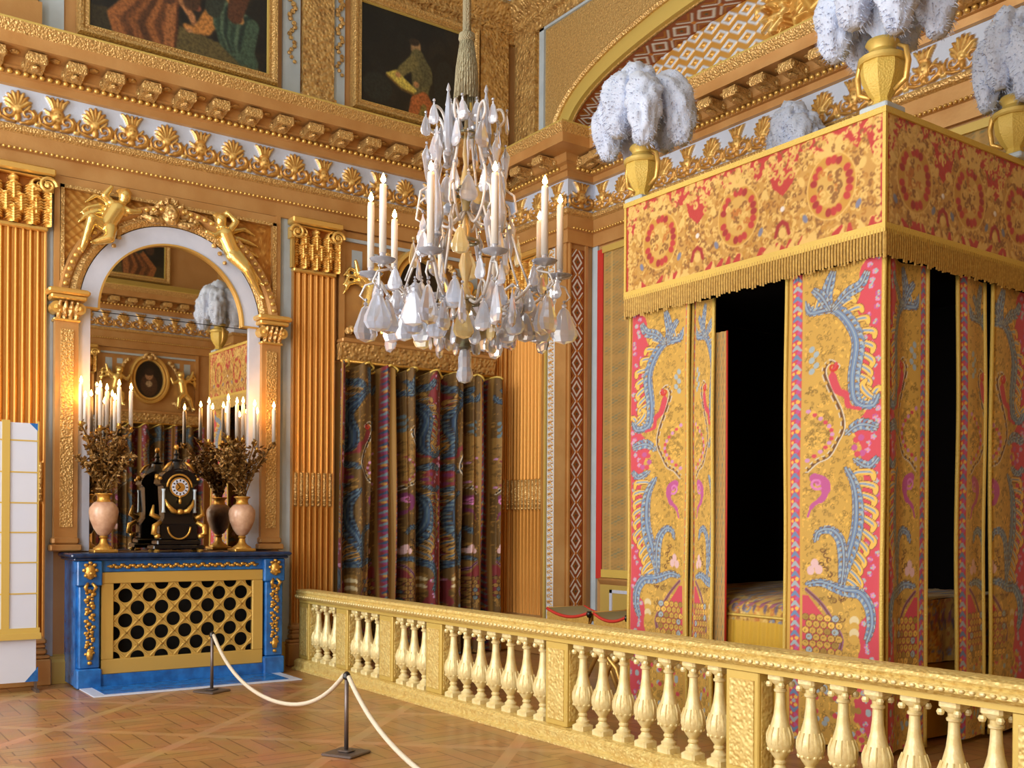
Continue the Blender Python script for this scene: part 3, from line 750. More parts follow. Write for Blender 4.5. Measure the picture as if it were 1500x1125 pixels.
    frond([(716, 280), (770, 270), (840, 292), (900, 300), (938, 345), (945, 410), (925, 470)], 750, 11, 1, 16)
    for k in range(5): c.blob(*P([(880, 380 + 22 * k)], 750)[0], 14, 15, (222, 206, 160) if k % 2 else gold, .4, .6)
    for k in range(40):
        x, y = R.uniform(60, 250), R.uniform(1165, 1300); c.blob(x, y, 8, 8, R.choice((pink, bluel, gold, yhi)), 0, .5)
    # left border: braid, pink band with sprigs, braid
    c.rect(0, 0, 16, 1300, gold); c.rect(16, 0, 46, 1300, pink)
    for k in range(44):
        y = k * 30 + 8
        c.stroke([(20, y + 12), (30, y + 2), (42, y + 14)], [3, 6, 3], bluel if k % 2 else blue, .7); c.blob(36, y + 20, 6, 6, pinkd if k % 3 else ylo, 0, .7); c.blob(22, y + 24, 4, 5, ylo, 0, .7)
    c.rect(45, 0, 53, 1300, gold, .9); c.rect(276, 0, 284, 1300, gold, .9)
    return c
BRO = brocade((204, 164, 78), (112, 140, 178), (164, 182, 190), (206, 78, 92), (190, 92, 150), (208, 168, 80), (112, 76, 44))
BRO_SHADED = brocade((104, 78, 38), (50, 72, 98), (96, 118, 126), (126, 46, 50), (118, 52, 92), (150, 114, 54), (34, 22, 12))  # same brocade in darker colours: the door curtain's shade is painted in

def cloth(name, P0, P1, z0, z1, nu, nv, fold, cvs, u0=0.0, u1=1.0, parent=None, top=None, urep=None):
    """hanging cloth between plan points P0 and P1; fold(s, z) = offset along the plan normal (towards the viewer's side: right of P0->P1)"""
    P0 = np.array(P0, float); P1 = np.array(P1, float); d = P1 - P0; L = np.hypot(*d); d /= L; n = np.array([d[1], -d[0]])
    U, V = np.meshgrid(np.linspace(0, 1, nu), np.linspace(0, 1, nv))
    zt = z1 + (top(U) if top else 0)
    Z = z0 + V * (zt - z0); o = fold(U, Z)
    Us = u0 + (u1 - u0) * U if urep is None else np.abs(((U * urep + .0) % 2.0) - 1)
    Vc = (3.6 - Z) / 3.27; C, h = cvs.sample(Us, 1 - np.abs(1 - Vc))
    P = np.stack([P0[0] + d[0] * L * U + n[0] * o, P0[1] + d[1] * L * U + n[1] * o, Z], -1)
    return gridmesh(name, P, C, M['cloth'], parent)

# ================================================================== LEFT WALL FURNISHING
# ---- mirror over the fireplace
YC = 3.475
mir = thing('overmantel_mirror', (LX, YC, 1.37), 'tall arched mirror with white marble border and carved gilt surround above the blue fireplace', 'mirror')
def W(x, y, z): return (LX + x, YC + y, z)     # wall frame -> world
ZS = 3.93; RI, RO = .845, .985
def gx(z): return .008 + .0105 * (z - 1.37)
TH = np.linspace(0, PI, 49)
v = [W(gx(1.37), -RI - .05, 1.37), W(gx(1.37), RI + .05, 1.37)] + [W(gx(ZS + (RI + .05) * math.sin(t)), (RI + .05) * math.cos(t), ZS + (RI + .05) * math.sin(t)) for t in TH]
MB().add(v, [tuple(range(len(v)))]).build('mirror_glass', M['mirror'], mir)
MB().box(LX + gx(3.9) + .001, LX + gx(3.9) + .004, YC - RI, YC + RI, 3.895, 3.902).build('glass_joint', M['dark'], mir)
def outline(r): return [(-r, 1.37), ] + [(r * math.cos(PI - t), ZS + r * math.sin(t)) for t in TH] + [(r, 1.37)]
def band(r0, r1, prof):
    """ring band: prof = [(k, x)] k 0..1 from r0 to r1"""
    rows = []
    for a, b_ in zip(outline(r0), outline(r1)): rows.append([W(x, a[0] + (b_[0] - a[0]) * k, a[1] + (b_[1] - a[1]) * k) for k, x in prof])
    return MB().rings(rows, closed=False)
def arcband(r0, r1, prof, zc=ZS):
    rows = []
    for t in TH: rows.append([W(x, (r0 + (r1 - r0) * k) * math.cos(PI - t), zc + (r0 + (r1 - r0) * k) * math.sin(t)) for k, x in prof])
    return MB().rings(rows, closed=False)
arcband(.79, .975, [(0, 0), (0, .075), (1, .085), (1, 0)]).build('arch_border', M['white'], mir, 30)
arcband(.775, .795, [(0, 0), (0, .085), (1, .085), (1, 0)]).build('gilt_fillet', M['goldb'], mir)
for s_ in (-1, 1):
    ya, yb = sorted((YC + s_ * .865, YC + s_ * .995)); MB().box(LX + .005, LX + .065, ya, yb, 1.372, ZS).build('marble_border', M['white'], mir)
    ya, yb = sorted((YC + s_ * .775, YC + s_ * .975)); MB().box(LX + .04, LX + .09, ya, yb, ZS - .018, ZS).build('impost', M['goldb'], mir)
arcband(RO, 1.09, [(0, .05), (0, .09), (.5, .12), (1, .10)]).build('archivolt', M['goldf'], mir, 30)
arcband(1.09, 1.20, [(0, .10), (.2, .15), (.8, .16), (1, .02)]).build('archivolt_rim', M['gold'], mir, 30)
egg = MB()
for k in range(45):
    t = PI * (k + .5) / 45; egg.ball(W(.155, 1.145 * math.cos(t), ZS + 1.145 * math.sin(t)), .03, 8, (.8, 1, 1))
egg.build('archivolt_beading', M['goldb'], mir, True)
# spandrel panel with trellis
spc = Canvas(330, 190, (196, 138, 60), .8)
for k in range(-20, 40):
    spc.stroke([(k * 14, 0), (k * 14 + 190, 190)], 1.6, (232, 188, 104), .7, 1); spc.stroke([(k * 14, 0), (k * 14 - 190, 190)], 1.0, (176, 116, 46), .3, 1)
spc.rect(165, 0, 330, 190, (190, 128, 52), 0, .8)
for k in range(700): spc.blob(random.uniform(165, 330), random.uniform(0, 190), 3, 2, random.choice([(226, 176, 92), (170, 108, 42)]), random.uniform(0, 3), random.uniform(.2, .9), 1)
Y0, Y1, Z0, Z1 = -1.215, 1.235, 3.95, 5.24
cand = sorted(list(np.linspace(0, PI, 200)) + [math.atan2(Z1 - ZS, Y1), math.atan2(Z1 - ZS, Y0)])
NR = 40; P = np.zeros((len(cand), NR, 3))
for i, t in enumerate(cand):
    c_, s_ = math.cos(t), math.sin(t)
    R = min((Y1 / c_ if c_ > 1e-6 else 9), (Y0 / c_ if c_ < -1e-6 else 9), ((Z1 - ZS) / s_ if s_ > 1e-6 else 9))
    for j in range(NR):
        r = 1.12 + (R - 1.12) * j / (NR - 1); P[i, j] = W(.02, r * c_, ZS + r * s_)
Us = (P[..., 1] - (YC + Y0)) / (Y1 - Y0); Vs = (Z1 - P[..., 2]) / (Z1 - Z0)
C, h = spc.sample(np.clip(Us, 0, 1), np.clip(Vs, 0, 1)); P[..., 0] += h * .012
gridmesh('trellis_panel', P, C, M['relief'], mir)
fr = MB()
fr.box(*[LX + .01, LX + .075], YC + Y0 - .01, YC + Y0 + .045, 4.05, 5.26).box(LX + .01, LX + .075, YC + Y1 - .05, YC + Y1, 4.05, 5.26).box(LX + .01, LX + .07, YC + Y0, YC + Y1, 5.17, 5.25)
fr.build('panel_frame', M['gold'], mir)
fr2 = MB().box(LX + .01, LX + .09, YC + Y0 + .05, YC + Y0 + .085, 4.05, 5.17).box(LX + .01, LX + .09, YC + Y1 - .10, YC + Y1 - .055, 4.05, 5.17).box(LX + .01, LX + .09, YC + Y0 + .05, YC + Y1 - .05, 5.13, 5.165)
fr2.build('panel_bead', M['goldf'], mir)
for s_ in (-1, 1):
    ya, yb = (YC - 1.22, YC - .995) if s_ < 0 else (YC + .995, YC + 1.22)
    p = MB().box(LX + .005, LX + .13, ya, yb, 1.37, 3.74).build('pilaster', M['gold'], mir)
    def sub(mb, n, m_, sm=30):
        o = mb.build(n, m_, mir, sm); o.parent = p; return o
    sub(MB().box(LX + .125, LX + .145, ya + .05, yb - .05, 1.62, 3.66), 'carved_panel', M['goldf'])
    sub(MB().bevbox(LX + .005, LX + .17, ya - .04, yb + .04, 1.372, 1.44, .012).bevbox(LX + .005, LX + .155, ya - .02, yb + .02, 1.44, 1.52, .02), 'base', M['gold'])
    c_ = MB().bevbox(LX + .005, LX + .16, ya - .02, yb + .02, 3.74, 3.77, .01).bevbox(LX + .005, LX + .24, ya - .06, yb + .06, 3.95, 4.00, .012).bevbox(LX + .005, LX + .27, ya - .09, yb + .09, 4.00, 4.06, .018)
    for yy in (ya - .0, yb + .0):
        c_.tube([(LX + .02, yy, 3.87), (LX + .2, yy, 3.87)], .06, 12); c_.ball((LX + .205, yy, 3.87), .03, 8)
    sub(c_, 'capital', M['goldb'])
    lf = MB()
    for k in range(4):
        y = ya + (yb - ya) * (k + .5) / 4
        lf.tube([(LX + .13, y, 3.75), (LX + .18, y, 3.86), (LX + .24, y, 3.93)], [.02, .035, .012], 6)
    sub(lf, 'capital_leaves', M['goldc'])

def figure(name, pts, parent, wing, mirror_x=.14, vox=.013):
    """carved winged figure: pts = dict of joints (y, z, x out of the wall)"""
    J = {k: Vector((LX + mirror_x + (p[2] if len(p) > 2 else 0), p[0], p[1])) for k, p in pts.items()}
    b = MB()
    def cp(a, c, r0, r1): b.capsule(J[a], J[c], r0, r1)
    cp('neck', 'chest', .04, .085); cp('chest', 'pelvis', .098, .088)
    b.ball(J['head'], .08, 14, (1, .88, 1.1)); cp('neck', 'head', .033, .04)
    hd = J['head']; b.ball(hd + Vector((.066, 0, -.01)), .016, 8); b.ball(hd + Vector((.04, 0, -.045)), .028, 8)
    for k in range(7): b.ball(hd + Vector((-.02 + .02 * math.sin(k * 2), .055 * math.cos(k), .05 + .03 * math.sin(k))), .032, 8)
    for s in 'AB':
        cp('sh' + s, 'el' + s, .044, .037); cp('el' + s, 'ha' + s, .037, .024); cp('chest', 'sh' + s, .06, .042)
        b.ball(J['ha' + s], .026, 8, (1, 1, 1.2))
        cp('hip' + s, 'kn' + s, .078, .055); cp('kn' + s, 'ft' + s, .056, .03); cp('pelvis', 'hip' + s, .07, .07)
        d = (J['ft' + s] - J['kn' + s]).normalized(); b.capsule(J['ft' + s], J['ft' + s] + d * .04 + Vector((.045, 0, 0)), .026, .016)
    for r in wing:
        a = [Vector((LX + .05, q[0], q[1])) for q in r]
        b.tube(a, [.02, .035, .03, .012][:len(a)], 8)
    o = b.build(name, M['goldpol'], parent)
    bake(o, [('REMESH', dict(mode='VOXEL', voxel_size=vox)), ('SMOOTH', dict(factor=.5, iterations=4))])
    return o
figure('winged_figure', dict(head=(2.93, 5.13), neck=(2.89, 5.05), chest=(2.85, 4.98), pelvis=(2.75, 4.80),
    shA=(2.81, 5.03), elA=(2.72, 5.10, .02), haA=(2.79, 5.20, .03), shB=(2.91, 5.00, .02), elB=(2.97, 4.97, .05), haB=(3.08, 4.99, .04),
    hipA=(2.70, 4.79), knA=(2.59, 4.83, .06), ftA=(2.50, 4.50, .04), hipB=(2.78, 4.75, .02), knB=(2.76, 4.64, .09), ftB=(2.61, 4.58, .07)), mir,
    [[(2.84, 4.99), (2.74, 5.10), (2.66, 5.12), (2.55, 5.02)], [(2.83, 4.96), (2.70, 5.02), (2.58, 4.97), (2.50, 4.90)], [(2.82, 4.93), (2.68, 4.95), (2.56, 4.88), (2.48, 4.80)]])
figure('winged_figure', dict(head=(3.97, 5.06), neck=(3.99, 4.98), chest=(4.02, 4.91), pelvis=(4.10, 4.74),
    shA=(4.07, 4.97, .02), elA=(4.14, 5.07, .04), haA=(4.03, 5.16, .03), shB=(3.97, 4.93, .02), elB=(3.89, 4.87, .04), haB=(3.80, 4.90, .04),
    hipA=(4.15, 4.72), knA=(4.24, 4.60, .07), ftA=(4.42, 4.42, .04), hipB=(4.10, 4.69, .02), knB=(4.25, 4.53, .09), ftB=(4.42, 4.27, .06)), mir,
    [[(4.04, 4.92), (4.16, 5.0), (4.28, 5.04), (4.42, 4.98)], [(4.05, 4.9), (4.2, 4.92), (4.32, 4.9), (4.46, 4.86)], [(4.06, 4.86), (4.2, 4.84), (4.34, 4.78), (4.46, 4.74)]])
ca = MB()
ca.ball(W(.12, -.05, 5.03), .11, 16, (.6, .9, 1.1)); ca.ball(W(.19, -.05, 5.03), .06, 12, (.5, 1, 1.2))
for k in range(9):
    a = PI * k / 8; ca.tube([W(.1, -.05 + .1 * math.cos(a), 5.05 + .1 * math.sin(a)), W(.15, -.05 + .17 * math.cos(a), 5.03 + .15 * math.sin(a)), W(.12, -.05 + .22 * math.cos(a), 4.99 + .16 * math.sin(a))], [.03, .035, .012], 6)
for s_ in (-1, 1):
    gl_ = MB()
    for k in range(9): gl_.ball(W(.1 + .03 * math.sin(k), -.05 + s_ * (.16 + .055 * k), 5.02 - .012 * k * k * .55), .042 - .002 * k, 8)
    gl_.tube([W(.1, -.05 + s_ * .08, 4.95), W(.16, -.05 + s_ * .2, 4.93), W(.14, -.05 + s_ * .3, 4.97), W(.12, -.05 + s_ * .24, 5.02)], [.03, .04, .03, .015], 8)
    gl_.build('garland', M['goldc'], mir, 60)
ca.build('cartouche', M['goldc'], mir, 60)

# ---- paintings
def painting(name, y0, y1, z0, z1, cvs, label, wx=LX):
    t = thing(name, (wx, (y0 + y1) / 2, z0 - .08), label, 'painting', 'paintings of the attic storey')
    hy, hz = (y1 - y0) / 2, z1 - z0
    U, V = np.meshgrid(np.linspace(0, 1, 300), np.linspace(0, 1, 200)); C, h = cvs.sample(U, 1 - V)
    gridmesh('canvas', np.stack([.06 + 0 * U, -hy + 2 * hy * U, .08 + V * hz], -1), C, M['paint'], t, True, False)
    for nm, i, o, prof, mt_ in (('frame', -.01, .10, [(0, .05), (0, .10), (.3, .09), (.5, .12), (.8, .13), (1, .09), (1, .005)], 'goldf'), ('inner_slip', -.03, .0, [(0, .062), (.3, .085), (1, .085)], 'goldy')):
        rows = []
        for sy, sz in ((-1, 0), (1, 0), (1, 1), (-1, 1), (-1, 0)):
            rows.append([(x, sy * (hy + i + (o - i) * k), .08 + (hz + i + (o - i) * k if sz else -(i + (o - i) * k))) for k, x in prof])
        MB().rings(rows, closed=False).local(nm, M[mt_], t, 30)
    return t
def pcanvas(seed):
    c = Canvas(200, 130, (26, 26, 22)); R = random.Random(seed)
    for k in range(60): c.blob(R.uniform(0, 200), R.uniform(0, 130), R.uniform(8, 30), R.uniform(6, 20), R.choice([(30, 30, 26), (22, 24, 22), (38, 34, 26)]), R.uniform(0, 3))
    return c
c1 = pcanvas(1)
c1.poly([(0, 130), (60, 130), (130, 130), (130, 122), (70, 96), (0, 104)], (58, 52, 34))
for k in range(7): c1.stroke([(88 - k * 9, 130), (80 - k * 9, 108), (86 - k * 5, 70), (98 - k * 2, 30)], [7, 6, 5, 4], ((150, 92, 50), (112, 68, 38), (168, 104, 56), (92, 56, 32))[k % 4])
c1.poly([(78, 130), (92, 130), (96, 60), (84, 60)], (176, 112, 64)); c1.stroke([(92, 130), (96, 60)], 1.5, (80, 46, 28))
c1.poly([(92, 130), (190, 130), (190, 126), (150, 108), (96, 100)], (104, 92, 54))
c1.stroke([(100, 72), (110, 86), (112, 92)], [5, 4, 3], (196, 136, 88)); c1.blob(114, 72, 7, 5, (150, 86, 60), .6)
c1.stroke([(103, 98), (114, 100), (124, 94), (140, 66), (150, 50)], [3, 4, 9, 11, 12], (206, 140, 70)); c1.blob(107, 102, 4, 2.5, (216, 156, 104))
for k in range(9): c1.stroke([(140 + k * 5, 60 + k * 2), (142 + k * 4, 84 + k * 3), (148 + k * 4, 104 + k * 2), (168 - k, 122 - k)], [8, 8, 7, 4], ((72, 96, 76), (48, 70, 58), (92, 116, 92), (36, 54, 48))[k % 4])
c1.stroke([(150, 40), (160, 60), (166, 74)], [7, 7, 4], (198, 146, 84))
for k in range(6): c1.blob(40 + 25 * k, 28 + 6 * (k % 2), 9, 11, (150, 106, 72) if k % 2 else (116, 78, 52)); c1.stroke([(40 + 25 * k, 42), (34 + 25 * k, 70)], [12, 9], ((80, 54, 36), (54, 62, 52), (96, 60, 40))[k % 3])
c2 = pcanvas(2)
c2.blob(97, 40, 9, 11, (186, 148, 100), .2); c2.blob(94, 33, 9, 5, (60, 48, 36))
c2.stroke([(100, 54), (108, 72), (106, 92)], [13, 19, 15], (112, 106, 66)); c2.stroke([(92, 60), (72, 76), (64, 84)], [9, 7, 5], (132, 122, 72)); c2.stroke([(112, 62), (120, 78), (100, 88)], [8, 7, 4], (96, 92, 60))
c2.poly([(44, 84), (62, 76), (100, 96), (92, 102), (70, 98)], (232, 210, 96)); c2.stroke([(46, 86), (72, 99), (94, 102)], 1.5, (120, 90, 40)); c2.blob(66, 82, 5, 3.5, (206, 150, 96)); c2.blob(98, 88, 5, 4, (206, 150, 96))
c2.stroke([(92, 130), (98, 112), (112, 106), (124, 116), (128, 130)], [8, 10, 11, 9, 8], (196, 112, 58)); c2.stroke([(108, 130), (112, 116)], [6, 5], (150, 130, 64))
c2.blob(30, 105, 26, 18, (40, 44, 38)); c2.blob(150, 80, 20, 34, (34, 38, 36))
c1.blur(2); c2.blur(2)
P1 = painting('framed_painting', 2.56, 4.56, 6.86, 8.12, c1, 'dark gold-framed painting with brown and green robed figures above the mirror')
painting('framed_painting', 5.72, 7.36, 6.86, 8.12, c2, 'dark gold-framed painting of a seated reader with a pale book above the curtain')
t = dup(P1, None, (RX, 5.9, 6.78), PI, 'gold-framed painting on the opposite wall reflected at the top of the mirror')

# ---- overdoor with oval portrait, and the door curtain below, shade put into its brocade
DY = 6.57
od = thing('overdoor_carving', (LX, DY, 0), 'carved gilt overdoor with oval portrait behind the chandelier above the dark curtain', 'carving', 'overdoors with oval portraits')
MB().box(.002, .03, -1.10, 1.10, 3.92, 5.24).local('panel', M['gold'], od)
pc = Canvas(80, 100, (34, 26, 18))
pc.blob(40, 66, 24, 30, (86, 58, 38)); pc.blob(40, 38, 11, 14, (188, 142, 100)); pc.blob(40, 30, 14, 10, (58, 40, 28)); pc.blob(40, 62, 9, 8, (196, 170, 130))
U, V = np.meshgrid(np.linspace(0, 1, 48), np.linspace(.02, 1, 30)); A_ = U * 2 * PI
C, h = pc.sample(.5 + .5 * V * np.cos(A_), .5 - .5 * V * np.sin(A_))
gridmesh('portrait', np.stack([.07 + 0 * U, V * .31 * np.cos(A_), 4.62 + V * .41 * np.sin(A_)], -1), C, M['paint'], od, True, False)
rows = []
for k in range(65):
    a = 2 * PI * k / 64
    rows.append([(x, (.30 + q) * math.cos(a), 4.62 + (.40 + q) * math.sin(a)) for q, x in ((0, .06), (.01, .12), (.04, .13), (.06, .10), (.09, .15), (.13, .14), (.15, .03))])
MB().rings(rows, closed=False).local('oval_frame', M['goldb'], od, 30)
for s_ in (-1, 1):
    MB().box(.002, .07, s_ * 1.03, s_ * 1.10, 3.92, 5.24).local('side_stile', M['gold'], od)
    g1_ = MB()
    for k in range(22): g1_.ball((.08 + .02 * math.sin(k * 2), s_ * (.44 + .018 * k), 5.02 - .0016 * k * k - .01 * k), .05 - .0008 * k, 7)
    g1_.local('upper_garland', M['goldc'], od, 60); g1_ = MB()
    for k in range(16): g1_.ball((.09 + .02 * math.sin(k * 2), s_ * (.98 - .03 * k), 4.02 + .02 * math.sin(k) + .006 * k), .055 - .0012 * k, 7)
    g1_.local('lower_garland', M['goldc'], od, 60)
    for y0_, y1_, z0_ in ((.92, .78, 4.72), (.68, .56, 4.92)): MB().box(.03, .036, s_ * y0_, s_ * y1_, z0_, 5.03).local('pale_inset', M['pale'], od)
gb = MB()
for k in range(13):
    a = PI * k / 12; gb.tube([(.12, .06 * math.cos(a), 5.08 + .06 * math.sin(a)), (.16, .13 * math.cos(a), 5.08 + .11 * math.sin(a)), (.13, .17 * math.cos(a), 5.05 + .13 * math.sin(a))], [.025, .03, .012], 6)
gb.ball((.14, 0, 5.09), .07, 10)
gb.local('crest', M['goldc'], od, 60)
MB().box(.03, .06, -1.06, 1.06, 5.12, 5.16).local('pale_batten', M['pale'], od)
def put(s_):
    b = MB(); Q = lambda x, y, z: Vector((x, s_ * y, z))
    J = dict(h=Q(.2, .66, 4.76), c=Q(.17, .70, 4.58), p=Q(.16, .74, 4.36))
    b.ball(J['h'], .085, 14); b.capsule(J['c'], J['p'], .10, .10); b.capsule(J['h'], J['c'], .04, .08)
    b.capsule(Q(.18, .62, 4.64), Q(.2, .50, 4.56), .045, .035); b.capsule(Q(.2, .50, 4.56), Q(.2, .44, 4.68), .035, .025)
    b.capsule(Q(.18, .79, 4.63), Q(.17, .90, 4.72), .045, .035); b.capsule(Q(.17, .90, 4.72), Q(.18, .94, 4.86), .035, .025)
    b.capsule(J['p'], Q(.24, .62, 4.24), .085, .06); b.capsule(Q(.24, .62, 4.24), Q(.22, .60, 4.02), .055, .032); b.capsule(Q(.22, .60, 4.02), Q(.28, .56, 4.0), .034, .02)
    b.capsule(J['p'], Q(.22, .86, 4.22), .085, .06); b.capsule(Q(.22, .86, 4.22), Q(.2, .94, 4.02), .055, .032); b.capsule(Q(.2, .94, 4.02), Q(.26, .97, 4.0), .034, .02)
    for k in range(3): b.tube([Q(.1, .76, 4.62 - .04 * k), Q(.09, .86, 4.76 - .06 * k), Q(.09, .98, 4.78 - .09 * k), Q(.08, 1.06, 4.68 - .11 * k)], [.02, .035, .03, .012], 8)
    b.ball(J['h'] + Vector((.08, 0, -.01)), .018, 8)
    for k in range(6): b.ball(J['h'] + Vector((-.02, .06 * math.cos(k), .05 + .03 * math.sin(k))), .035, 8)
    o = b.local('putto', M['goldpol'], od)
    bake(o, [('REMESH', dict(mode='VOXEL', voxel_size=.016)), ('SMOOTH', dict(factor=.5, iterations=3))])
put(-1); put(1)
lg = MB().bevbox(.002, .20, -1.12, 1.12, 3.86, 3.92, .015)
lg.local('ledge', M['gold'], od, 30)
MB().rings([[(.002, -1.12 + 2.24 * k, z) if i in (0, 3) else (.14 + (.06 if z > 3.8 else 0), -1.12 + 2.24 * k, z) for i, z in enumerate((3.66, 3.66, 3.86, 3.86))] for k in (0, 1)]).local('carved_pelmet', M['goldc'], od)
dup(od, None, (RX, DY, 0), PI, 'carved overdoor with oval portrait on the opposite wall seen in the mirror')

def door_fold(U, Z):
    ph = U * 7.05 + .05 * np.sin(Z * 1.1 + U * 9) + .07 * np.sin(U * 17)
    c = np.clip((.5 + .5 * np.cos(2 * PI * ph) - .12) / .55, 0, 1); c = c * c * (3 - 2 * c)
    return .035 + .24 * c + .02 * np.sin(2 * PI * ph * 2.3 + 1) * c + .012 * np.sin(U * 90 + Z * 2)
dc = thing('door_curtain', (LX, DY, 0), 'patterned door curtain in deep folds, brocade darkened for shade, below the carved overdoor', 'curtain', 'dark door curtains')
cloth('fabric', (LX + .02, 5.385), (LX + .02, 7.71), .02, 3.58, 330, 260, door_fold, BRO_SHADED, parent=dc, urep=3.3, top=lambda U: .045 * np.cos(2 * PI * U * 7.2))
bx = MB(); pts = []
for k in range(150):
    u = k / 149; o = float(door_fold(np.array(u), np.array(3.58))); pts.append((o + .03, -1.14 + 2.28 * u, 3.58 + .045 * math.cos(2 * PI * u * 7.2)))
bx.tube(pts, .014, 6).local('gold_heading', M['braid'], dc, True)
MB().tube([(.17, -1.13, 3.64), (.17, 1.13, 3.64)], .02, 8).local('curtain_rod', M['bronze'], dc, True)
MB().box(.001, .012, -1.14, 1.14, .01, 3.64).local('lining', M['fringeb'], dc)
dup(dc, None, (RX, DY, 0), PI, 'door curtain with brocade darkened for shade on the opposite wall seen low in the mirror')

# ---- clear screen at the left edge, its window reflection built as panes and bars
gs = thing('glazed_screen', (-10.95, 1.72, 0), 'clear screen at the left edge before the pilaster, window reflection built as pale panes and yellow bars', 'screen')
MB().box(-10.965, -10.94, 1.42, 2.03, .10, 2.64).build('pane_sheet', M['pane'], gs)
q = MB()
for y, w_ in ((1.40, .03), (1.715, .07), (2.035, .012)): q.box(-10.975, -10.93, y, y + w_, .52, 2.66)
for z in (.96, 1.265, 1.56, 1.85, 2.15, 2.46): q.box(-10.968, -10.936, 1.42, 2.04, z, z + .014)
q.build('frame_and_reflected_bar', M['goldy'], gs)  # frame stiles, plus cross bars drawn from the reflected window
MB().box(-11.02, -10.9, 1.38, 2.07, .52, .58).box(-10.99, -10.92, 1.40, 2.06, .58, .63).build('middle_rail', M['goldy'], gs)
MB().add([(-10.938, 1.96, 2.64), (-10.938, 2.05, 2.64), (-10.938, 2.05, 2.55), (-10.97, 1.96, 2.64), (-10.97, 2.05, 2.64), (-10.97, 2.05, 2.55)], [(0, 1, 2), (5, 4, 3), (0, 3, 4, 1), (1, 4, 5, 2), (2, 5, 3, 0)]).build('corner_clip', M['blue'], gs)
MB().add([(-10.938, 1.93, .10), (-10.938, 2.05, .10), (-10.938, 2.05, .24), (-10.97, 1.93, .10), (-10.97, 2.05, .10), (-10.97, 2.05, .24)], [(0, 1, 2), (5, 4, 3), (0, 3, 4, 1), (1, 4, 5, 2), (2, 5, 3, 0)]).build('corner_clip', M['blue'], gs)
for y in (1.45, 2.03): MB().box(-11.08, -10.84, y - .015, y + .015, 0, .03).box(-10.97, -10.94, y - .012, y + .012, .03, .12).build('foot', M['steel'], gs)

# ---- blue marble fireplace
fp = thing('fireplace', (LX, YC, 0), 'blue marble fireplace with gilt mounts and a yellow lattice grille', 'fireplace')
def FB(x0, x1, y0, y1, z0, z1, c=.012): return MB().bevbox(x0, x1, y0, y1, z0, z1, c)
ms = FB(.002, .645, -1.16, 1.16, 1.315, 1.36, .014); ms.bevbox(.002, .615, -1.13, 1.13, 1.285, 1.315, .01)
ms.local('mantel_shelf', M['bluetop'], fp, 30)
bd = MB().box(.002, .50, -1.09, -.86, .02, 1.285).box(.002, .50, .86, 1.09, .02, 1.285).box(.002, .545, -.86, .86, 1.17, 1.285)
bd.box(.002, .56, -.86, .86, 0, .13)
bd.local('surround', M['blue'], fp)
for s_ in (-1, 1):
    ya, yb = sorted((s_ * .855, s_ * 1.095))
    j = MB().bevbox(.44, .60, ya, yb, .0, .20, .014).bevbox(.45, .585, ya + .02, yb - .02, .20, 1.03, .012).bevbox(.44, .60, ya, yb, 1.03, 1.285, .012)
    j = j.local('jamb', M['blue'], fp, 30)
    b_ = MB(); yc = (ya + yb) / 2
    b_.ball((.60, yc, 1.175), .07, 12, (.7, .8, 1.15)); b_.ball((.655, yc, 1.16), .022, 8)
    for k in range(8): b_.ball((.61, yc + .058 * math.cos(k * .785), 1.19 + .075 * math.sin(k * .785)), .022, 7)
    for sx in (-1, 1): b_.tube([(.60, yc + sx * .02, 1.06), (.63, yc + sx * .05, 1.02), (.60, yc + sx * .03, .97)], [.015, .02, .012], 6)
    o = b_.local('lion_mask', M['bronze'], j, True)
    b_ = MB()
    for k in range(22):
        z = .98 - k * .03
        if .56 < z < .60: continue
        b_.ball((.595, yc + .035 * math.sin(k * 1.7), z), .026 - .0003 * k, 8, (.6, 1.1, 1)); b_.ball((.595, yc - .035 * math.sin(k * 1.7 + .5), z + .01), .018, 7, (.6, 1, 1))
    b_.ball((.6, yc, .34), .035, 8, (.6, 1, 2.0)); b_.ball((.595, yc, .26), .024, 8)
    for k in range(4): b_.tube([(.592, yc, .58), (.60, yc + .045 * math.cos(k * PI / 2 + .78), .58 + .05 * math.sin(k * PI / 2 + .78))], [.016, .006], 6)
    b_.local('bronze_drop', M['bronze'], j, True)
fz = MB()
for k in range(56):
    y = -.76 + 1.52 * k / 55; fz.ball((.552, y, 1.225 + .012 * math.sin(k * 1.9)), .019 if k % 2 else .024, 7, (.7, 1.2, 1))
fz.tube([(.548, -.80, 1.225), (.548, .80, 1.225)], .008, 6)
fz.local('bronze_frieze', M['bronze'], fp, True)
MB().box(.06, .38, -.86, .86, .13, 1.17).local('dark_opening', M['black'], fp)
gr = MB(); gy, z0, z1, iy, iz0, iz1 = .855, .13, 1.165, .735, .28, 1.05
for a in ((-gy, gy, z0, iz0), (-gy, gy, iz1, z1), (-gy, -iy, iz0, iz1), (iy, gy, iz0, iz1)): gr.bevbox(.50, .555, *a, .006)
g_ = gr.local('grille', M['grille'], fp, 30)
la = MB(); dy, dz, hr = .1225, .12833, .073; ro = MB()
yy = lambda y: max(-iy - .03, min(iy + .03, y)); zz_ = lambda z: max(iz0 - .03, min(iz1 + .03, z))
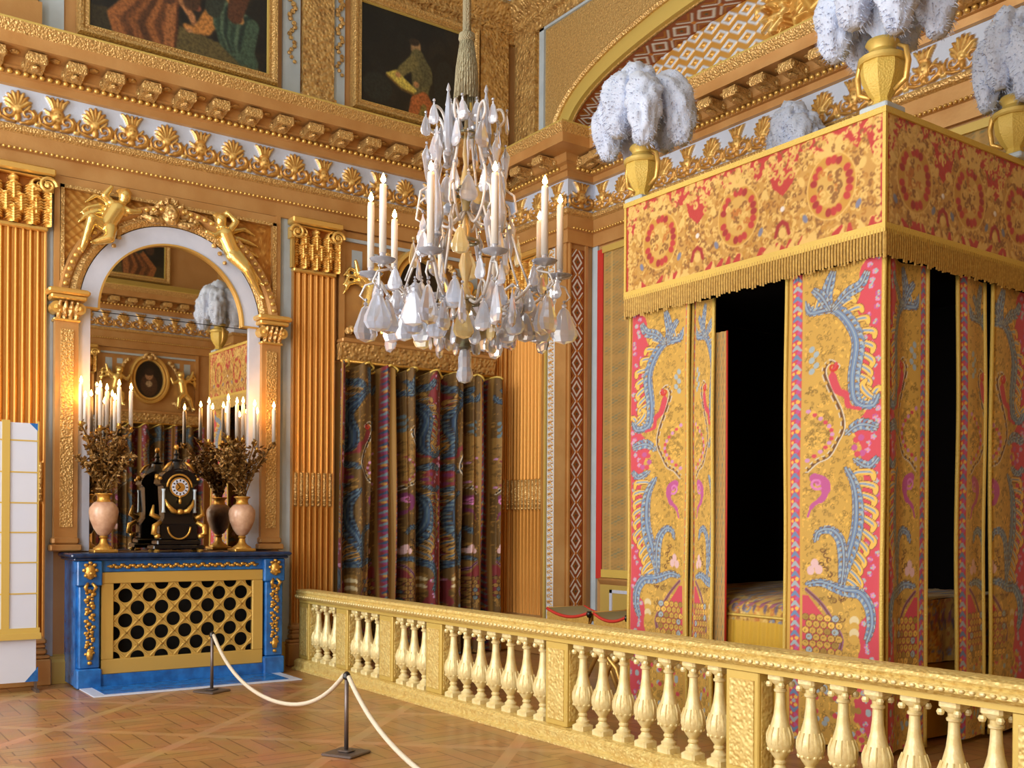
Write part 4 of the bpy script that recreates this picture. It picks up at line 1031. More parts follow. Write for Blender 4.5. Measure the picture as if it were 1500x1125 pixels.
for r in range(0, 7):
    for c_ in range(-7, 8):
        if (r + c_) % 2: continue
        cy, cz = c_ * dy, iz0 + r * dz
        if abs(cy) > iy + dy or cz < iz0 - dz or cz > iz1 + dz: continue
        rg = []
        for x, kind in ((.515, 'o'), (.532, 'o'), (.532, 'i'), (.515, 'i')):
            ring = []
            for k in range(24):
                a = 2 * PI * k / 24
                if kind == 'i': y, z = hr * math.cos(a), hr * math.sin(a)
                else:
                    q = 1 / (abs(math.cos(a)) / dy + abs(math.sin(a)) / dz); y, z = q * math.cos(a), q * math.sin(a)
                ring.append((x, yy(cy + y), zz_(cz + z)))
            rg.append(ring)
        la.rings(rg + [rg[0]], caps=False)
        for sy, sz in ((dy, 0), (0, dz)):
            if abs(cy + sy) < iy and iz0 - .01 < cz + sz < iz1 + .01 and abs(cz + sz - iz0) > .05 and abs(cz + sz - iz1) > .05:
                ro.ball((.534, cy + sy, cz + sz), .024, 8, (.4, 1, 1)); ro.ball((.546, cy + sy, cz + sz), .01, 6)
for s_ in (-1, 1):
    for k in range(-15, 30, 2):
        seg = []
        for q in np.linspace(-iy, iy, 241):
            z = iz0 + dz * (k + s_ * q / dy)
            if iz0 <= z <= iz1: seg.append((.534, q, z))
        if len(seg) > 3: la.tube([seg[0], seg[-1]], .010, 6)
la.local('lattice', M['grille'], g_, 30); ro.local('rosettes', M['bronze'], g_, True)
hs = MB().bevbox(.56, 1.19, -1.07, 1.05, .0, .012, .004); hs.local('hearth_border', M['white'], fp)
MB().box(.57, 1.10, -.95, .93, .012, .016).local('hearth_slab', M['blue'], fp)

# ---- clock
ck_ = thing('mantel_clock', (LX + .36, YC - .05, 1.36), 'black and gilt bracket clock with white dial in the middle of the mantelpiece', 'clock')
def E(mb, n, m_, par=ck_, sm=30): return mb.local(n, M[m_], par, sm)
E(MB().bevbox(-.11, .13, -.27, .27, .03, .075, .01).bevbox(-.10, .12, -.23, .23, .075, .13, .012).bevbox(-.09, .11, -.2, .2, .13, .30, .012), 'plinth', 'ebony')
# body narrowing and hood
rings = []
for z, w, d in ((.30, .19, .10), (.36, .15, .09), (.42, .15, .09), (.70, .165, .10), (.72, .19, .11), (.75, .20, .115)):
    rings.append([(-d, -w, z), (d, -w, z), (d, w, z), (-d, w, z)])
E(MB().rings(rings), 'case', 'ebony')
rings = []
for k in range(13):
    a = PI * k / 12; rings.append([(-.11, .205 * math.cos(a) * (1 if k not in (0, 12) else 1), .73 + .16 * math.sin(a)), (.115, .205 * math.cos(a), .73 + .16 * math.sin(a)), (.115, .0, .73), (-.11, 0, .73)])
E(MB().rings(rings, caps=False), 'arched_hood', 'ebony')
E(MB().lathe([(.13, .86), (.10, .90), (.07, .93), (.06, .965), (.075, .985), (.03, 1.0), (.02, 1.03), (.032, 1.05), (.01, 1.10)], (0, 0, 0), 16), 'cupola', 'ebony')
dl = MB().tube([(.117, 0, .69), (.135, 0, .69)], .105, 28); dial = E(dl, 'dial', 'bronze')
E(MB().tube([(.135, 0, .69), (.139, 0, .69)], .088, 28), 'chapter_ring', 'white', dial); E(MB().tube([(.139, 0, .69), (.142, 0, .69)], .05, 20), 'dial_centre', 'bronze', dial)
hn = MB()
for k in range(12):
    a = PI * k / 6; q = MB().box(.139, .1425, -.006, .006, .062, .082); q.xf(Matrix.Translation((0, 0, .69)) @ Matrix.Rotation(a, 4, 'X')); hn.add(q.v, q.f)
for a, l in ((.7, .062), (2.3, .042)): q = MB().box(.143, .146, -.004, .004, 0, l); q.xf(Matrix.Translation((0, 0, .69)) @ Matrix.Rotation(a, 4, 'X')); hn.add(q.v, q.f)
E(hn, 'hands_and_numerals', 'ebony', dial)
gm = MB()
for s_ in (-1, 1):
    gm = MB(); gc = MB()
    gc.lathe([(.022, .42), (.016, .45), (.015, .64), (.022, .67)], (.11, s_ * .165, 0), 10)
    gm.tube([(.12, s_ * .02, .42), (.15, s_ * .08, .44), (.14, s_ * .13, .50), (.12, s_ * .15, .56)], [.02, .028, .02, .008], 8)
    gm.tube([(.1, s_ * .19, .32), (.13, s_ * .26, .28), (.13, s_ * .27, .20), (.12, s_ * .22, .18)], [.02, .03, .03, .015], 8); gm.ball((.12, s_ * .23, .17), .035, 8)
    gm.tube([(.05, s_ * .19, .36), (.05, s_ * .27, .40), (.05, s_ * .25, .50)], [.03, .03, .01], 8)
    E(gc, 'column', 'pale', ck_, True)
    gm.ball((.11, s_ * .2, .78), .022, 8); gm.ball((.0, s_ * .2, .80), .03, 8, (1, 1, 1.3)); gm.tube([(.08, s_ * .16, .87), (.1, s_ * .11, .93), (.07, s_ * .07, .96)], [.012, .018, .01], 6)
    E(gm, 'scroll_mount', 'bronze', ck_, True)
gm = MB()
gm.ball((.14, 0, .43), .035, 10); gm.ball((.135, 0, .54), .022, 8, (1, .8, 1.8)); gm.ball((.14, 0, .585), .018, 8)
gm.tube([(.115, .12 * math.cos(k * PI / 14), .27 - .13 * math.sin(k * PI / 14)) for k in range(15)], .011, 6)
gm.tube([(.12, .13 * math.cos(k * PI / 12), .69 + .135 * math.sin(k * PI / 12)) for k in range(13)], .012, 6)
gm.ball((0, 0, 1.12), .028, 8, (1, 1, 1.4))
E(gm, 'central_mount', 'bronze', ck_, True)
for x in (-.09, .11):
    for y in (-.23, .23): E(MB().lathe([(.03, 0), (.036, .015), (.022, .03)], (x, y, 0), 10), 'foot', 'bronze')

# ---- candelabrum vases
def candelabrum(y, lab, seed, tips):
    R = random.Random(seed)
    t = thing('candelabrum_vase', (LX + .38, y, 1.36), lab, 'vase', 'candelabrum vases on the mantelpiece')
    MB().bevbox(-.12, .12, -.12, .12, 0, .035, .008).local('plinth', M['bronze'], t, 30)
    MB().lathe([(.105, .035), (.10, .05), (.06, .075), (.04, .10), (.032, .14), (.045, .16), (.035, .175)], seg=24).local('foot', M['bronze'], t, 40)
    MB().lathe([(.03, .17), (.06, .19), (.10, .25), (.135, .34), (.146, .42), (.14, .46), (.11, .50), (.09, .52)], seg=28).local('body', M['vase'], t, True)
    MB().lathe([(.09, .515), (.07, .53), (.062, .56), (.07, .585), (.09, .60), (.085, .61), (.05, .60)], seg=24).local('rim', M['bronze'], t, 40)
    st = MB(); lv = MB()
    def leaf(p, d, l):
        d = d.normalized(); s_ = d.orthogonal().normalized(); s_.rotate(Matrix.Rotation(R.uniform(0, 6.3), 3, d)); n = d.cross(s_) * .012
        a, b_, c_, e = p, p + d * l * .45 + s_ * l * .28, p + d * l, p + d * l * .45 - s_ * l * .28; m_ = p + d * l * .5 + n
        lv.add([a, b_, c_, e, m_, m_ - n * 2], [(0, 1, 4), (1, 2, 4), (2, 3, 4), (3, 0, 4), (1, 0, 5), (2, 1, 5), (3, 2, 5), (0, 3, 5)])
    ends = list(tips) + [(R.uniform(-.2, .2), R.uniform(-.28, .28), R.uniform(.9, 1.2)) for _ in range(22)]
    for i, e in enumerate(ends):
        e = Vector(e); base = Vector((R.uniform(-.03, .03), R.uniform(-.03, .03), .58)); mid = Vector((e.x * .35, e.y * .35, .58 + (e.z - .58) * .62))
        pts = []
        for k in range(9):
            q = k / 8; pts.append(base * (1 - q) ** 2 + mid * 2 * q * (1 - q) + e * q * q)
        st.tube(pts, [.006] * 9 if i >= len(tips) else [.009] * 9, 5)
        for k in range(1, 9):
            n_ = 1 if k < 4 else 4
            for _ in range(n_): leaf(pts[k] + Vector((R.uniform(-.02, .02), R.uniform(-.02, .02), R.uniform(-.02, .02))), Vector((R.uniform(-1, 1), R.uniform(-1, 1), R.uniform(-.6, 1))), R.uniform(.05, .085))
        if i >= len(tips):
            for _ in range(4): leaf(e, Vector((R.uniform(-1, 1), R.uniform(-1, 1), R.uniform(-.3, 1))), .06)
    st.local('branches', M['dkbronze'], t, True)
    o = lv.local('leaves', M['dkbronze'], t); o['kind'] = 'stuff'
    for e in tips:
        MB().lathe([(.012, -.03), (.03, -.005), (.034, .0), (.018, .004), (.017, .03), (.014, .03)], seg=12).local('candle_socket', M['bronze'], t, 40, e)
        candle(t, (e[0], e[1], e[2] + .03), .38, 1.7)
    return t
CM = MB().lathe([(.0125, 0), (.0125, .40), (.011, .425), (.003, .43), (.002, .445)], seg=10).mesh('candle', M['wax'], True)
FM = MB().lathe([(.002, 0), (.008, .012), (.0095, .024), (.006, .045), (.001, .07)], seg=10).mesh('flame', M['flame'], True)
def candle(par, loc, h, s=1.0):
    c = bpy.data.objects.new('candle', CM); COL.objects.link(c); c.parent = par; c.location = loc; c.scale = (s, s, h / .43)
    f = bpy.data.objects.new('flame', FM); COL.objects.link(f); f.parent = c; f.location = (0, 0, .435); f.scale = (1, 1, .43 / h)
    return c
tipsL = [(.10, -.25, 1.30), (.08, -.06, 1.27), (-.02, .03, 1.26), (.10, .12, 1.30), (.02, .26, 1.28), (-.12, -.16, 1.18), (-.14, .14, 1.18)]
tipsR = [(.06, -.40, 1.19), (.1, -.2, 1.24), (.04, -.08, 1.22), (-.04, .02, 1.24), (.1, .10, 1.20), (-.08, .2, 1.14), (.06, .34, 1.20)]
candelabrum(2.68, 'left pink marble vase of gilt branches and lit candles on the mantelpiece', 5, tipsL)
candelabrum(4.15, 'right pink marble vase of gilt branches and lit candles on the mantelpiece', 9, tipsR)
# ================================================================== THE STATE BED
BX0, BX1, BF, BB = -7.08, -4.36, 6.3, 8.44
ZT, ZV, ZF = 4.60, 3.80, 3.575
bed = thing('state_bed', ((BX0 + BX1) / 2, (BF + BB) / 2, 0), 'tall canopied state bed hung with red and gold brocade behind the balustrade', 'bed')
def valance_canvas(n, w=380, h=112, seed=2):
    base, red, rdd, gd, gl, br, bl = (194, 150, 78), (184, 64, 60), (160, 54, 52), (206, 166, 88), (222, 186, 108), (142, 98, 52), (124, 128, 152)
    c = Canvas(w, h, base); R = random.Random(seed)
    for i in range(int(w * 4.5)):
        x, y = R.uniform(0, w), R.uniform(0, h); c.spiral(x, y, R.uniform(2, 4.5), R.uniform(0, 6.3), .8, 1.0, R.choice((br, gl, br, gl, (190, 142, 62), (176, 124, 56))), .5, None, R.choice((-1, 1)))
    top = [(0, 0)]
    for k in range(w // 6 + 1): top.append((k * 6, 17 + 8 * math.sin(k * .9) + 3 * math.sin(k * 2.3)))
    c.poly(top + [(w, 0)], red)
    for k in range(n + 1):
        x = w * k / n; c.poly([(x - 26, 0), (x + 26, 0), (x + 14, 40), (x, 52), (x - 14, 40)], red)
        for q in range(14): c.spiral(x + R.uniform(-20, 20), R.uniform(4, 46), 4.5, R.uniform(0, 6), .9, 1.6, gl if q % 2 else gd, .7)
    for k in range(int(w / 5)): c.spiral(R.uniform(0, w), R.uniform(3, 20), 4, R.uniform(0, 6), .9, 1.6, R.choice((gl, gd)), .7)
    for k in range(n):
        cx = w * (k + .5) / n; cy = 58; rx, ry = 23, 27
        c.blob(cx, cy, rx + 8, ry + 8, gl, 0, .5); c.blob(cx, cy, rx + 6.5, ry + 6.5, (196, 148, 64))
        for q in range(22):
            a = 2 * PI * q / 22
            if q % 4 == 3: continue
            c.blob(cx + rx * math.cos(a), cy + ry * math.sin(a), 4.6, 3.8, red if q % 3 else rdd, a, .7)
        c.blob(cx, cy, rx - 5, ry - 5, gd, 0, .5)
        for q in range(26): c.spiral(cx + R.uniform(-14, 14), cy + R.uniform(-17, 17), 4, R.uniform(0, 6), .8, 1.3, R.choice((gl, br, (188, 120, 56))), .8)
        for q in range(5): a = PI * q / 4; c.stroke([(cx, 24), (cx + 15 * math.cos(a), 22 - 15 * math.sin(a))], [3, 4, 1.5], gl, .9)
        for q in (-1, 1):
            c.blob(cx + q * 33, 84, 3, 5, bl, q * .5, .6); c.blob(cx + q * 38, 44, 4, 6, gl, q * .4, .7)
    for k in range(1, n):
        x = w * k / n; c.blob(x, 66, 3, 3, (226, 220, 216), 0, .9); c.stroke([(x - 9, 94), (x - 6, 84), (x, 80), (x + 6, 84), (x + 9, 94)], 2.2, rdd, .7); c.blob(x, 92, 5, 6, gl, 0, .8)
    for k in range(int(w / 9)): x = R.uniform(0, w); c.stroke([(x, 110), (x + R.uniform(-8, 8), 103)], [4, 2], red if k % 2 else gl, .5)
    c.rect(0, 0, 5, h, red); c.rect(w - 5, 0, w, h, red)
    for k in range(int(w * .7)): c.spiral(R.uniform(0, w), R.uniform(2, 30), 2.6, R.uniform(0, 6), .8, .9, R.choice((gl, gd, br, gl)), .7)
    for k in range(14): c.spiral(w - 8, 8 * k, 4, k, .8, 1.5, gl); c.spiral(8, 8 * k, 4, k, .8, 1.5, gl)
    return c
VF, VS = valance_canvas(3, 380, 112, 2), valance_canvas(3, 300, 112, 4)
def val(cvs, org, eu, L, nu):
    U, V = np.meshgrid(np.linspace(0, 1, nu), np.linspace(0, 1, 130)); C, h = cvs.sample(U, 1 - V)
    eu = np.array(eu, float); en = np.array([eu[1], -eu[0], 0])
    P = np.array(org, float) + U[..., None] * L * eu + V[..., None] * (ZT - ZV) * np.array([0, 0, 1.]) + (h[..., None] * .006) * en
    gridmesh('valance', P, C, M['cloth'], bed)
val(VF, (BX0, BF, ZV), (1, 0, 0), BX1 - BX0, 400); val(VS, (BX1, BF, ZV), (0, 1, 0), BB - BF, 320); val(VS, (BX0, BB, ZV), (0, -1, 0), BB - BF, 320)
# canopy carcass behind the fabric, inside shade put into its black colour
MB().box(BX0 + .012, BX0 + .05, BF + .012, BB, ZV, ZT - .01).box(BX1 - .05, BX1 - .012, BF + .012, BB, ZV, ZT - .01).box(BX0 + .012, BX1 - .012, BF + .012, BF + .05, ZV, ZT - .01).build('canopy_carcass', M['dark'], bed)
MB().box(BX0 + .01, BX1 - .01, BF + .01, BB, ZT - .01, ZT + .012).build('canopy_roof', M['linen'], bed)
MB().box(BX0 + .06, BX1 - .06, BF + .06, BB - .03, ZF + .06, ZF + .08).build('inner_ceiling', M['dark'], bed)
br = MB(); cp = [(BX0, BB), (BX0, BF), (BX1, BF), (BX1, BB)]
ring = [(BX0, BB), (BX0, BF), (BX1, BF), (BX1, BB)]
def edge(z0, z1, o):
    return sweep(ring[::-1] if False else ring, [(-.008, z0), (o, z0), (o, z1), (-.008, z1)])
# room lies on the left of this path, so offsets are negative
edge(ZT - .015, ZT + .028, .018).build('top_braid', M['braid'], bed); edge(ZV - .055, ZV + .012, .014).build('lower_braid', M['braid'], bed)
cbd = MB()
for x, y in ((BX0, BF), (BX1, BF)): cbd.box(x - .013, x + .013, y - .013, y + .013, ZV, ZT)
cbd.build('corner_braid', M['braid'], bed)
def fringe_bm(path, z0, z1, o):
    mb = MB(); R = random.Random(1)
    for (a, b_) in zip(path[:-1], path[1:]):
        a = Vector(a); b_ = Vector(b_); d = (b_ - a); L = d.length; d /= L; n = Vector((d.y, -d.x))
        k = int(L / .027)
        for i in range(k + 1):
            p = a + d * (L * i / k) + n * -o if False else a + d * (L * i / k) + n * o
            zz = z0 + R.uniform(-.018, .012); w = .0105
            q = [(p.x + d.x * sx * w * f_ + n.x * q_, p.y + d.y * sx * w * f_ + n.y * q_, z) for z, f_, q_ in ((z1, .8, .0), ((z0 + z1) / 2, .95, .004), (zz, .75, 0)) for sx in (-1, 0, 1)]
            for r in (1, 4, 7): q[r] = (q[r][0] + n.x * .014, q[r][1] + n.y * .014, q[r][2])
            mb.add(q, [(0, 1, 4, 3), (1, 2, 5, 4), (3, 4, 7, 6), (4, 5, 8, 7)])
    return mb
for p in zip(ring[:-1], ring[1:]): fringe_bm(p, ZF, ZV - .03, .006).build('fringe', M['fringe'], bed, True)
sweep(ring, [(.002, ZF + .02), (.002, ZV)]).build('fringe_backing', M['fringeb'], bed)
MB().box(BX0 + .05, BX1 - .05, BB - .03, BB, .35, ZF + .07).build('headcloth', M['dark'], bed)  # headcloth coloured black for the shade inside the bed
MB().box(BX0 + .10, BX0 + .115, BF + .3, BB - .04, .35, ZF + .05).build('interior_shade_sheet', M['dark'], bed)  # added black sheet, stands in for shade behind the far curtain
MB().box(BX0 + .27, BX1 - .27, BF + .27, BB - .1, .02, .60).build('bed_base', M['linen'], bed)
for x in (BX0 + .16, BX1 - .16):
    for y in (BF + .16, BB - .12): MB().box(x - .035, x + .035, y - .035, y + .035, .0, ZF + .06).build('bedpost', M['dark'], bed)
# mattress cover
sc_ = Canvas(200, 120, (206, 164, 74)); R = random.Random(8)
for k in range(260): sc_.spiral(R.uniform(0, 200), R.uniform(0, 120), R.uniform(4, 8), R.uniform(0, 6), 1, 1.6, R.choice(((150, 104, 46), (224, 192, 110), (120, 132, 158), (190, 120, 60))), .8)
for k in range(10): sc_.blob(10 + 20 * k, 60, 4, 9, (150, 92, 110), .4, .8); sc_.blob(18 + 20 * k, 70, 3, 8, (110, 96, 110), -.3, .8)
bs = thing('bedspread', ((BX0 + BX1) / 2, 7.3, .62), 'gold embroidered bedspread with yellow skirt seen between the foot curtains', 'bedspread')
yA, xA, xB = BF + .21, BX0 + .22, BX1 - .22
prof = [(yA, .62), (yA - .005, .74), (yA, .86), (yA + .01, .97), (yA + .06, 1.03), (yA + .2, 1.07), (yA + .6, 1.10), (yA + 1.2, 1.12), (BB - .06, 1.12)]
tt = np.linspace(0, 1, 90); arc = np.linspace(0, 1, len(prof)); py = np.interp(tt, arc, [p[0] for p in prof]); pz = np.interp(tt, arc, [p[1] for p in prof])
U, V = np.meshgrid(np.linspace(0, 1, 200), tt); C, h = sc_.sample((U * 2) % 1, 1 - V)
yel = C.copy(); yel[..., :3] = lin((206, 166, 52)); band_ = (V < .27)[..., None]; C = np.where(band_, yel, C)
gridmesh('cover', np.stack([xA + U * (xB - xA), py[:, None] + .008 * np.sin(U * 160) * (V < .3), pz[:, None] + h * .008], -1), C, M['cloth'], bs)
MB().tube([(xA, yA - .006, .93), (xB, yA - .006, .93)], .012, 6).build('hem_cord', M['braid'], bs, True)
q = MB()
U, V = np.meshgrid(np.linspace(0, 1, 120), np.linspace(0, 1, 30))
gridmesh('side_drop', np.stack([xB + .004 + .012 * np.sin(U * 60) * (1 - V), yA + U * (BB - .06 - yA), .62 + V * (np.interp(yA + U * (BB - .06 - yA), [p[0] for p in prof[3:]], [p[1] for p in prof[3:]]) - .62)], -1), sc_.sample((U * 2) % 1, 1 - V * .7)[0], M['cloth'], bs)

# bed curtains: each its own thing
def bcurt(P0, P1, u0, u1, label, fold, nu=90, nv=410, z0=.04, z1=3.60, edges=(True, True), cvs=BRO, cat='curtain'):
    t = thing('bed_curtain', ((P0[0] + P1[0]) / 2, (P0[1] + P1[1]) / 2, z0), label, cat, 'brocade bed curtains')
    cloth('fabric', P0, P1, z0, z1, nu, nv, fold, cvs, u0, u1, t)
    d = np.array(P1, float) - np.array(P0, float); L = np.hypot(*d); d /= L; n = np.array([d[1], -d[0]])
    for k, on in zip((0.0, 1.0), edges):
        if not on: continue
        pts = []
        for z in np.linspace(z0, z1, 40):
            o = float(fold(np.array(k), np.array(z))); p = np.array(P0) + d * L * k + n * (o + .004); pts.append((p[0], p[1], z))
        MB().tube(pts, .017, 6).build('gold_braid', M['braid'], t, True)
    return t
f0 = lambda U, Z: .012 * np.sin(U * 7 + Z * .6) + .006 * np.sin(Z * 3 + U * 11)
wav = lambda U, Z: .02 * np.sin(U * 2 * PI * .8 + .6) + .008 * np.sin(Z * 2.2)
bcurt((BX0 + .025, BF + .05), (-6.31, BF + .05), 1, .12, 'wide brocade curtain at the left end of the bed foot', f0)
bcurt((-6.30, BF + .11), (-6.09, BF + .09), .08, .8, 'narrow folded brocade strip beside the dark opening of the bed foot', lambda U, Z: .025 * np.cos(U * PI * 1.1) + .006 * np.sin(Z * 3), 50)
bcurt((-5.25, BF + .05), (BX1 - .025, BF + .05), 0, 1, 'wide brocade curtain right of the dark opening of the bed foot', f0, 140, 470)
bcurt((BX1 - .055, BF + .11), (BX1 - .055, 6.90), .98, .02, 'shaded brocade curtain on the bed side, nearest the front corner', lambda U, Z: .022 * np.cos(U * 2 * PI * .9) - .015 + .01 * np.sin(U * PI * 3), 90)
bcurt((BX1 - .055, 7.31), (BX1 - .055, 7.72), .02, .55, 'narrow brocade curtain with pink border on the bed side beyond the dark gap', lambda U, Z: .02 * np.sin(U * PI * 1.5) + .006 * np.sin(Z * 3), 60)
bcurt((BX1 - .06, 7.77), (BX1 - .06, 8.38), .3, 1, 'farthest brocade curtain on the bed side at the right edge', wav, 70, 300)
bcurt((BX0 + .05, 8.38), (BX0 + .05, BF + .1), 0, 2.0, 'brocade curtain closing the far side of the bed, seen in the mirror', lambda U, Z: .025 * np.sin(U * 2 * PI * 6), 150, 200, cvs=BRO)
inn = thing('inner_curtain', (-6.05, BF + .11, .62), 'plain old gold inner curtain with red edge inside the dark opening of the bed', 'curtain')
cloth('fabric', (-6.16, BF + .145), (-5.97, BF + .145), .64, 3.31, 60, 120, lambda U, Z: .006 * np.sin(U * 20), hc, 0, .8, inn)
MB().tube([(-5.965, BF + .145, .64), (-5.96, BF + .145, 2.0), (-5.965, BF + .145, 3.31)], .009, 6).build('red_edge', M['redm'], inn, True)

# plume vases on the canopy corners
def feather(mb, pts, r, seed):
    R = np.random.default_rng(seed); n = len(pts); F = [Vector(p) for p in pts]; path = []; K = 44; S_ = 40
    for k in range(K):
        t = k / (K - 1) * (n - 1); i = min(int(t), n - 2); q = t - i; p0, p1, p2, p3 = F[max(i - 1, 0)], F[i], F[i + 1], F[min(i + 2, n - 1)]
        path.append(.5 * (2 * p1 + (p2 - p0) * q + (2 * p0 - 5 * p1 + 4 * p2 - p3) * q * q + (3 * p1 - p0 - 3 * p2 + p3) * q ** 3))
    rad = [r * (.12 + 1.0 * math.sin(PI * min(1, (k / (K - 1)) ** 1.25 * .97)) ** .7) for k in range(K)]
    b_ = MB().tube(path, rad, S_)
    nz = R.normal(0, 1, (K, S_)); sm = nz.copy()
    for _ in range(2): sm = (sm + np.roll(sm, 1, 1) + np.roll(sm, -1, 1) + np.roll(sm, 1, 0) + np.roll(sm, -1, 0)) / 3.2
    groove = np.sin(np.arange(S_)[None, :] * 2 * PI / S_ * 5 + np.arange(K)[:, None] * .25 + seed)
    out = []
    for i, p in enumerate(b_.v):
        k, a = divmod(i, S_); c = path[min(k, K - 1)]; d = Vector(p) - c
        out.append(tuple(c + d * (1 + .07 * float(sm[k, a]) * 1.7 + .05 * float(groove[k, a])) + Vector((0, 0, -.010 * abs(float(nz[k, a]))))))
    mb.add(out, b_.f)
    # fine barbs breaking the outline
    rr = random.Random(seed)
    for _ in range(1100):
        i = rr.randrange(K * S_ // 4, K * S_ - S_); p = Vector(out[i]); c = path[i // S_]; d = (p - c); L = d.length
        if L < .02: continue
        d /= L; e = p + d * rr.uniform(.01, .034) + Vector((rr.uniform(-.01, .01), rr.uniform(-.01, .01), rr.uniform(-.045, -.006))); s_ = d.orthogonal().normalized() * .006
        mb.add([p - s_ - d * .01, p + s_ - d * .01, e], [(0, 1, 2)])
def plume_vase(loc, label, seed, s=1.0):
    t = thing('plume_vase', loc, label, 'vase', 'plumed vases on the bed canopy')
    MB().bevbox(-.115, .115, -.115, .115, 0, .05, .01).local('plinth', M['pale'], t)
    MB().lathe([(.10, .05), (.07, .08), (.06, .11), (.10, .16), (.145, .25), (.155, .33), (.15, .36)], seg=8).local('bowl', M['braid'], t, 30)
    for s_ in (-1, 1): MB().tube([(s_ * .10, 0, .15), (s_ * .19, 0, .20), (s_ * .21, 0, .32), (s_ * .19, 0, .42), (s_ * .13, 0, .46)], [.016, .02, .022, .02, .012], 8).local('handle', M['goldb'], t, True)
    MB().lathe([(.16, .36), (.17, .375), (.17, .40), (.12, .43), (.09, .46), (.10, .49), (.12, .51), (.11, .53), (.05, .53)], seg=16).local('rim', M['goldy'], t, 30)
    # arms of plume: (direction angle, reach, crown height, droop end)
    for i, (an, re, zt, ze) in enumerate(((3.6, .30, .98, .46), (4.5, .24, 1.06, .58), (5.6, .30, .96, .44), (.5, .33, 1.0, .50), (1.6, .26, 1.05, .56), (2.6, .33, 1.0, .48), (4.0, .08, 1.16, .80), (5.2, .13, 1.12, .74))):
        dx, dy = math.cos(an) * re * s, math.sin(an) * re * s
        pts = [(0, 0, .50), (dx * .30, dy * .30, .50 + (zt - .5) * .75), (dx * .72, dy * .72, zt), (dx * 1.05, dy * 1.05, zt * .6 + ze * .4), (dx * 1.12, dy * 1.12, ze)]
        mb = MB(); feather(mb, pts, (.15 if re > .2 else .14) * (.6 + .4 * s), seed * 10 + i); mb.local('plume', M['feather'], t, True)
    return t
plume_vase((-7.0, 6.42, ZT + .028), 'white plumes in a gold vase on the far left corner of the canopy', 3)
plume_vase((-4.47, 6.42, ZT + .028), 'white plumes in a gold vase on the front right corner of the canopy', 4)
plume_vase((-4.42, 8.12, ZT + .028), 'white plumes on the back corner of the canopy at the right edge', 6, .6)
plume_vase((-6.62, 8.1, ZT + .0125), 'plume tips just showing over the middle of the canopy front', 8, .5)

# ================================================================== BALUSTRADE
ba = thing('balustrade', (-6.7, 5.06, 0), 'carved pale gilt balustrade across the room in front of the bed', 'balustrade')
YF = 4.90; xL, xR = -11.1, -.5
def along(prof, n, m_, sm=30):
    """prof closed (y, z)"""
    return MB().rings([[(x, y, z) for y, z in prof] for x in (xL, xR)]).build(n, M[m_], ba, sm)
along([(YF - .05, .80), (YF - .085, .825), (YF - .085, .85), (YF - .06, .865), (YF - .075, .885), (YF - .06, .905), (YF - .03, .915), (YF + .10, .915), (YF + .135, .885), (YF + .14, .82), (YF + .12, .80)], 'handrail', 'railg')
along([(YF - .03, .765), (YF - .03, .80), (YF + .12, .80), (YF + .12, .765)], 'under_rail', 'goldy')
along([(YF - .12, 0), (YF - .12, .012), (YF - .085, .03), (YF - .09, .085), (YF - .06, .11), (YF - .03, .115), (YF + .14, .115), (YF + .18, .09), (YF + .20, 0)], 'plinth', 'railg')
eg = MB()
for i in range(int((xR - xL) / .055)): eg.ball((xL + .03 + .055 * i, YF - .088, .838), .017, 6, (1.1, .6, .8))
eg.build('rail_beading', M['balu'], ba, True)
pm = MB().bevbox(-.135, .135, -.015, .135, .115, .765, .008).mesh('post', M['goldy'])
pp = MB().bevbox(-.10, .10, -.023, -.011, .16, .71, .003).mesh('post_panel', M['railg'])
ps = MB().bevbox(.131, .139, .01, .11, .16, .71, .002).mesh('post_side_panel', M['railg'])
posts = [-11.0, -10.02, -9.03, -8.11, -6.27, -4.38, -2.52, -.64]
for x in posts:
    o = bpy.data.objects.new('post', pm); COL.objects.link(o); o.parent = ba; o.location = (x + 6.7, YF - 5.06, 0)
    for m_ in (pp, ps):
        c = bpy.data.objects.new(m_.name, m_); COL.objects.link(c); c.parent = o
bl = MB().lathe([(.062, .115), (.062, .150), (.050, .165), (.052, .185), (.038, .195), (.028, .215), (.036, .225), (.036, .235), (.028, .245), (.05, .275), (.075, .315), (.084, .355), (.078, .405), (.057, .455), (.040, .52), (.031, .59), (.028, .655), (.038, .66), (.040, .672), (.031, .68), (.033, .70), (.05, .712), (.055, .728), (.06, .735), (.06, .765)], seg=24, sq={0, 1, 22, 23, 24})
for sx in (-1, 1):
    for sy in (-1, 1): bl.ball((sx * .047, sy * .047, .706), .022, 8)
for k in range(12):
    a = 2 * PI * k / 12
    bl.tube([(.077 * math.cos(a), .077 * math.sin(a), .345), (.0765 * math.cos(a), .0765 * math.sin(a), .395), (.062 * math.cos(a), .062 * math.sin(a), .45)], [.008, .009, .004], 5)
    bl.ball((.068 * math.cos(a), .068 * math.sin(a), .31), .013, 6)
bl = bl.mesh('baluster', M['balu'], 35)
for i in range(len(posts) - 1):
    a, b_ = posts[i] + .135, posts[i + 1] - .135; n = 3 if b_ - a < 1.0 else 7
    for k in range(n):
        o = bpy.data.objects.new('baluster', bl); COL.objects.link(o); o.parent = ba
        x = a + (b_ - a) * (k + .5) / n if n == 7 else a + (b_ - a) * (k + .6) / (n + .2)
        o.location = (x + 6.7, YF + .05 - 5.06, 0)

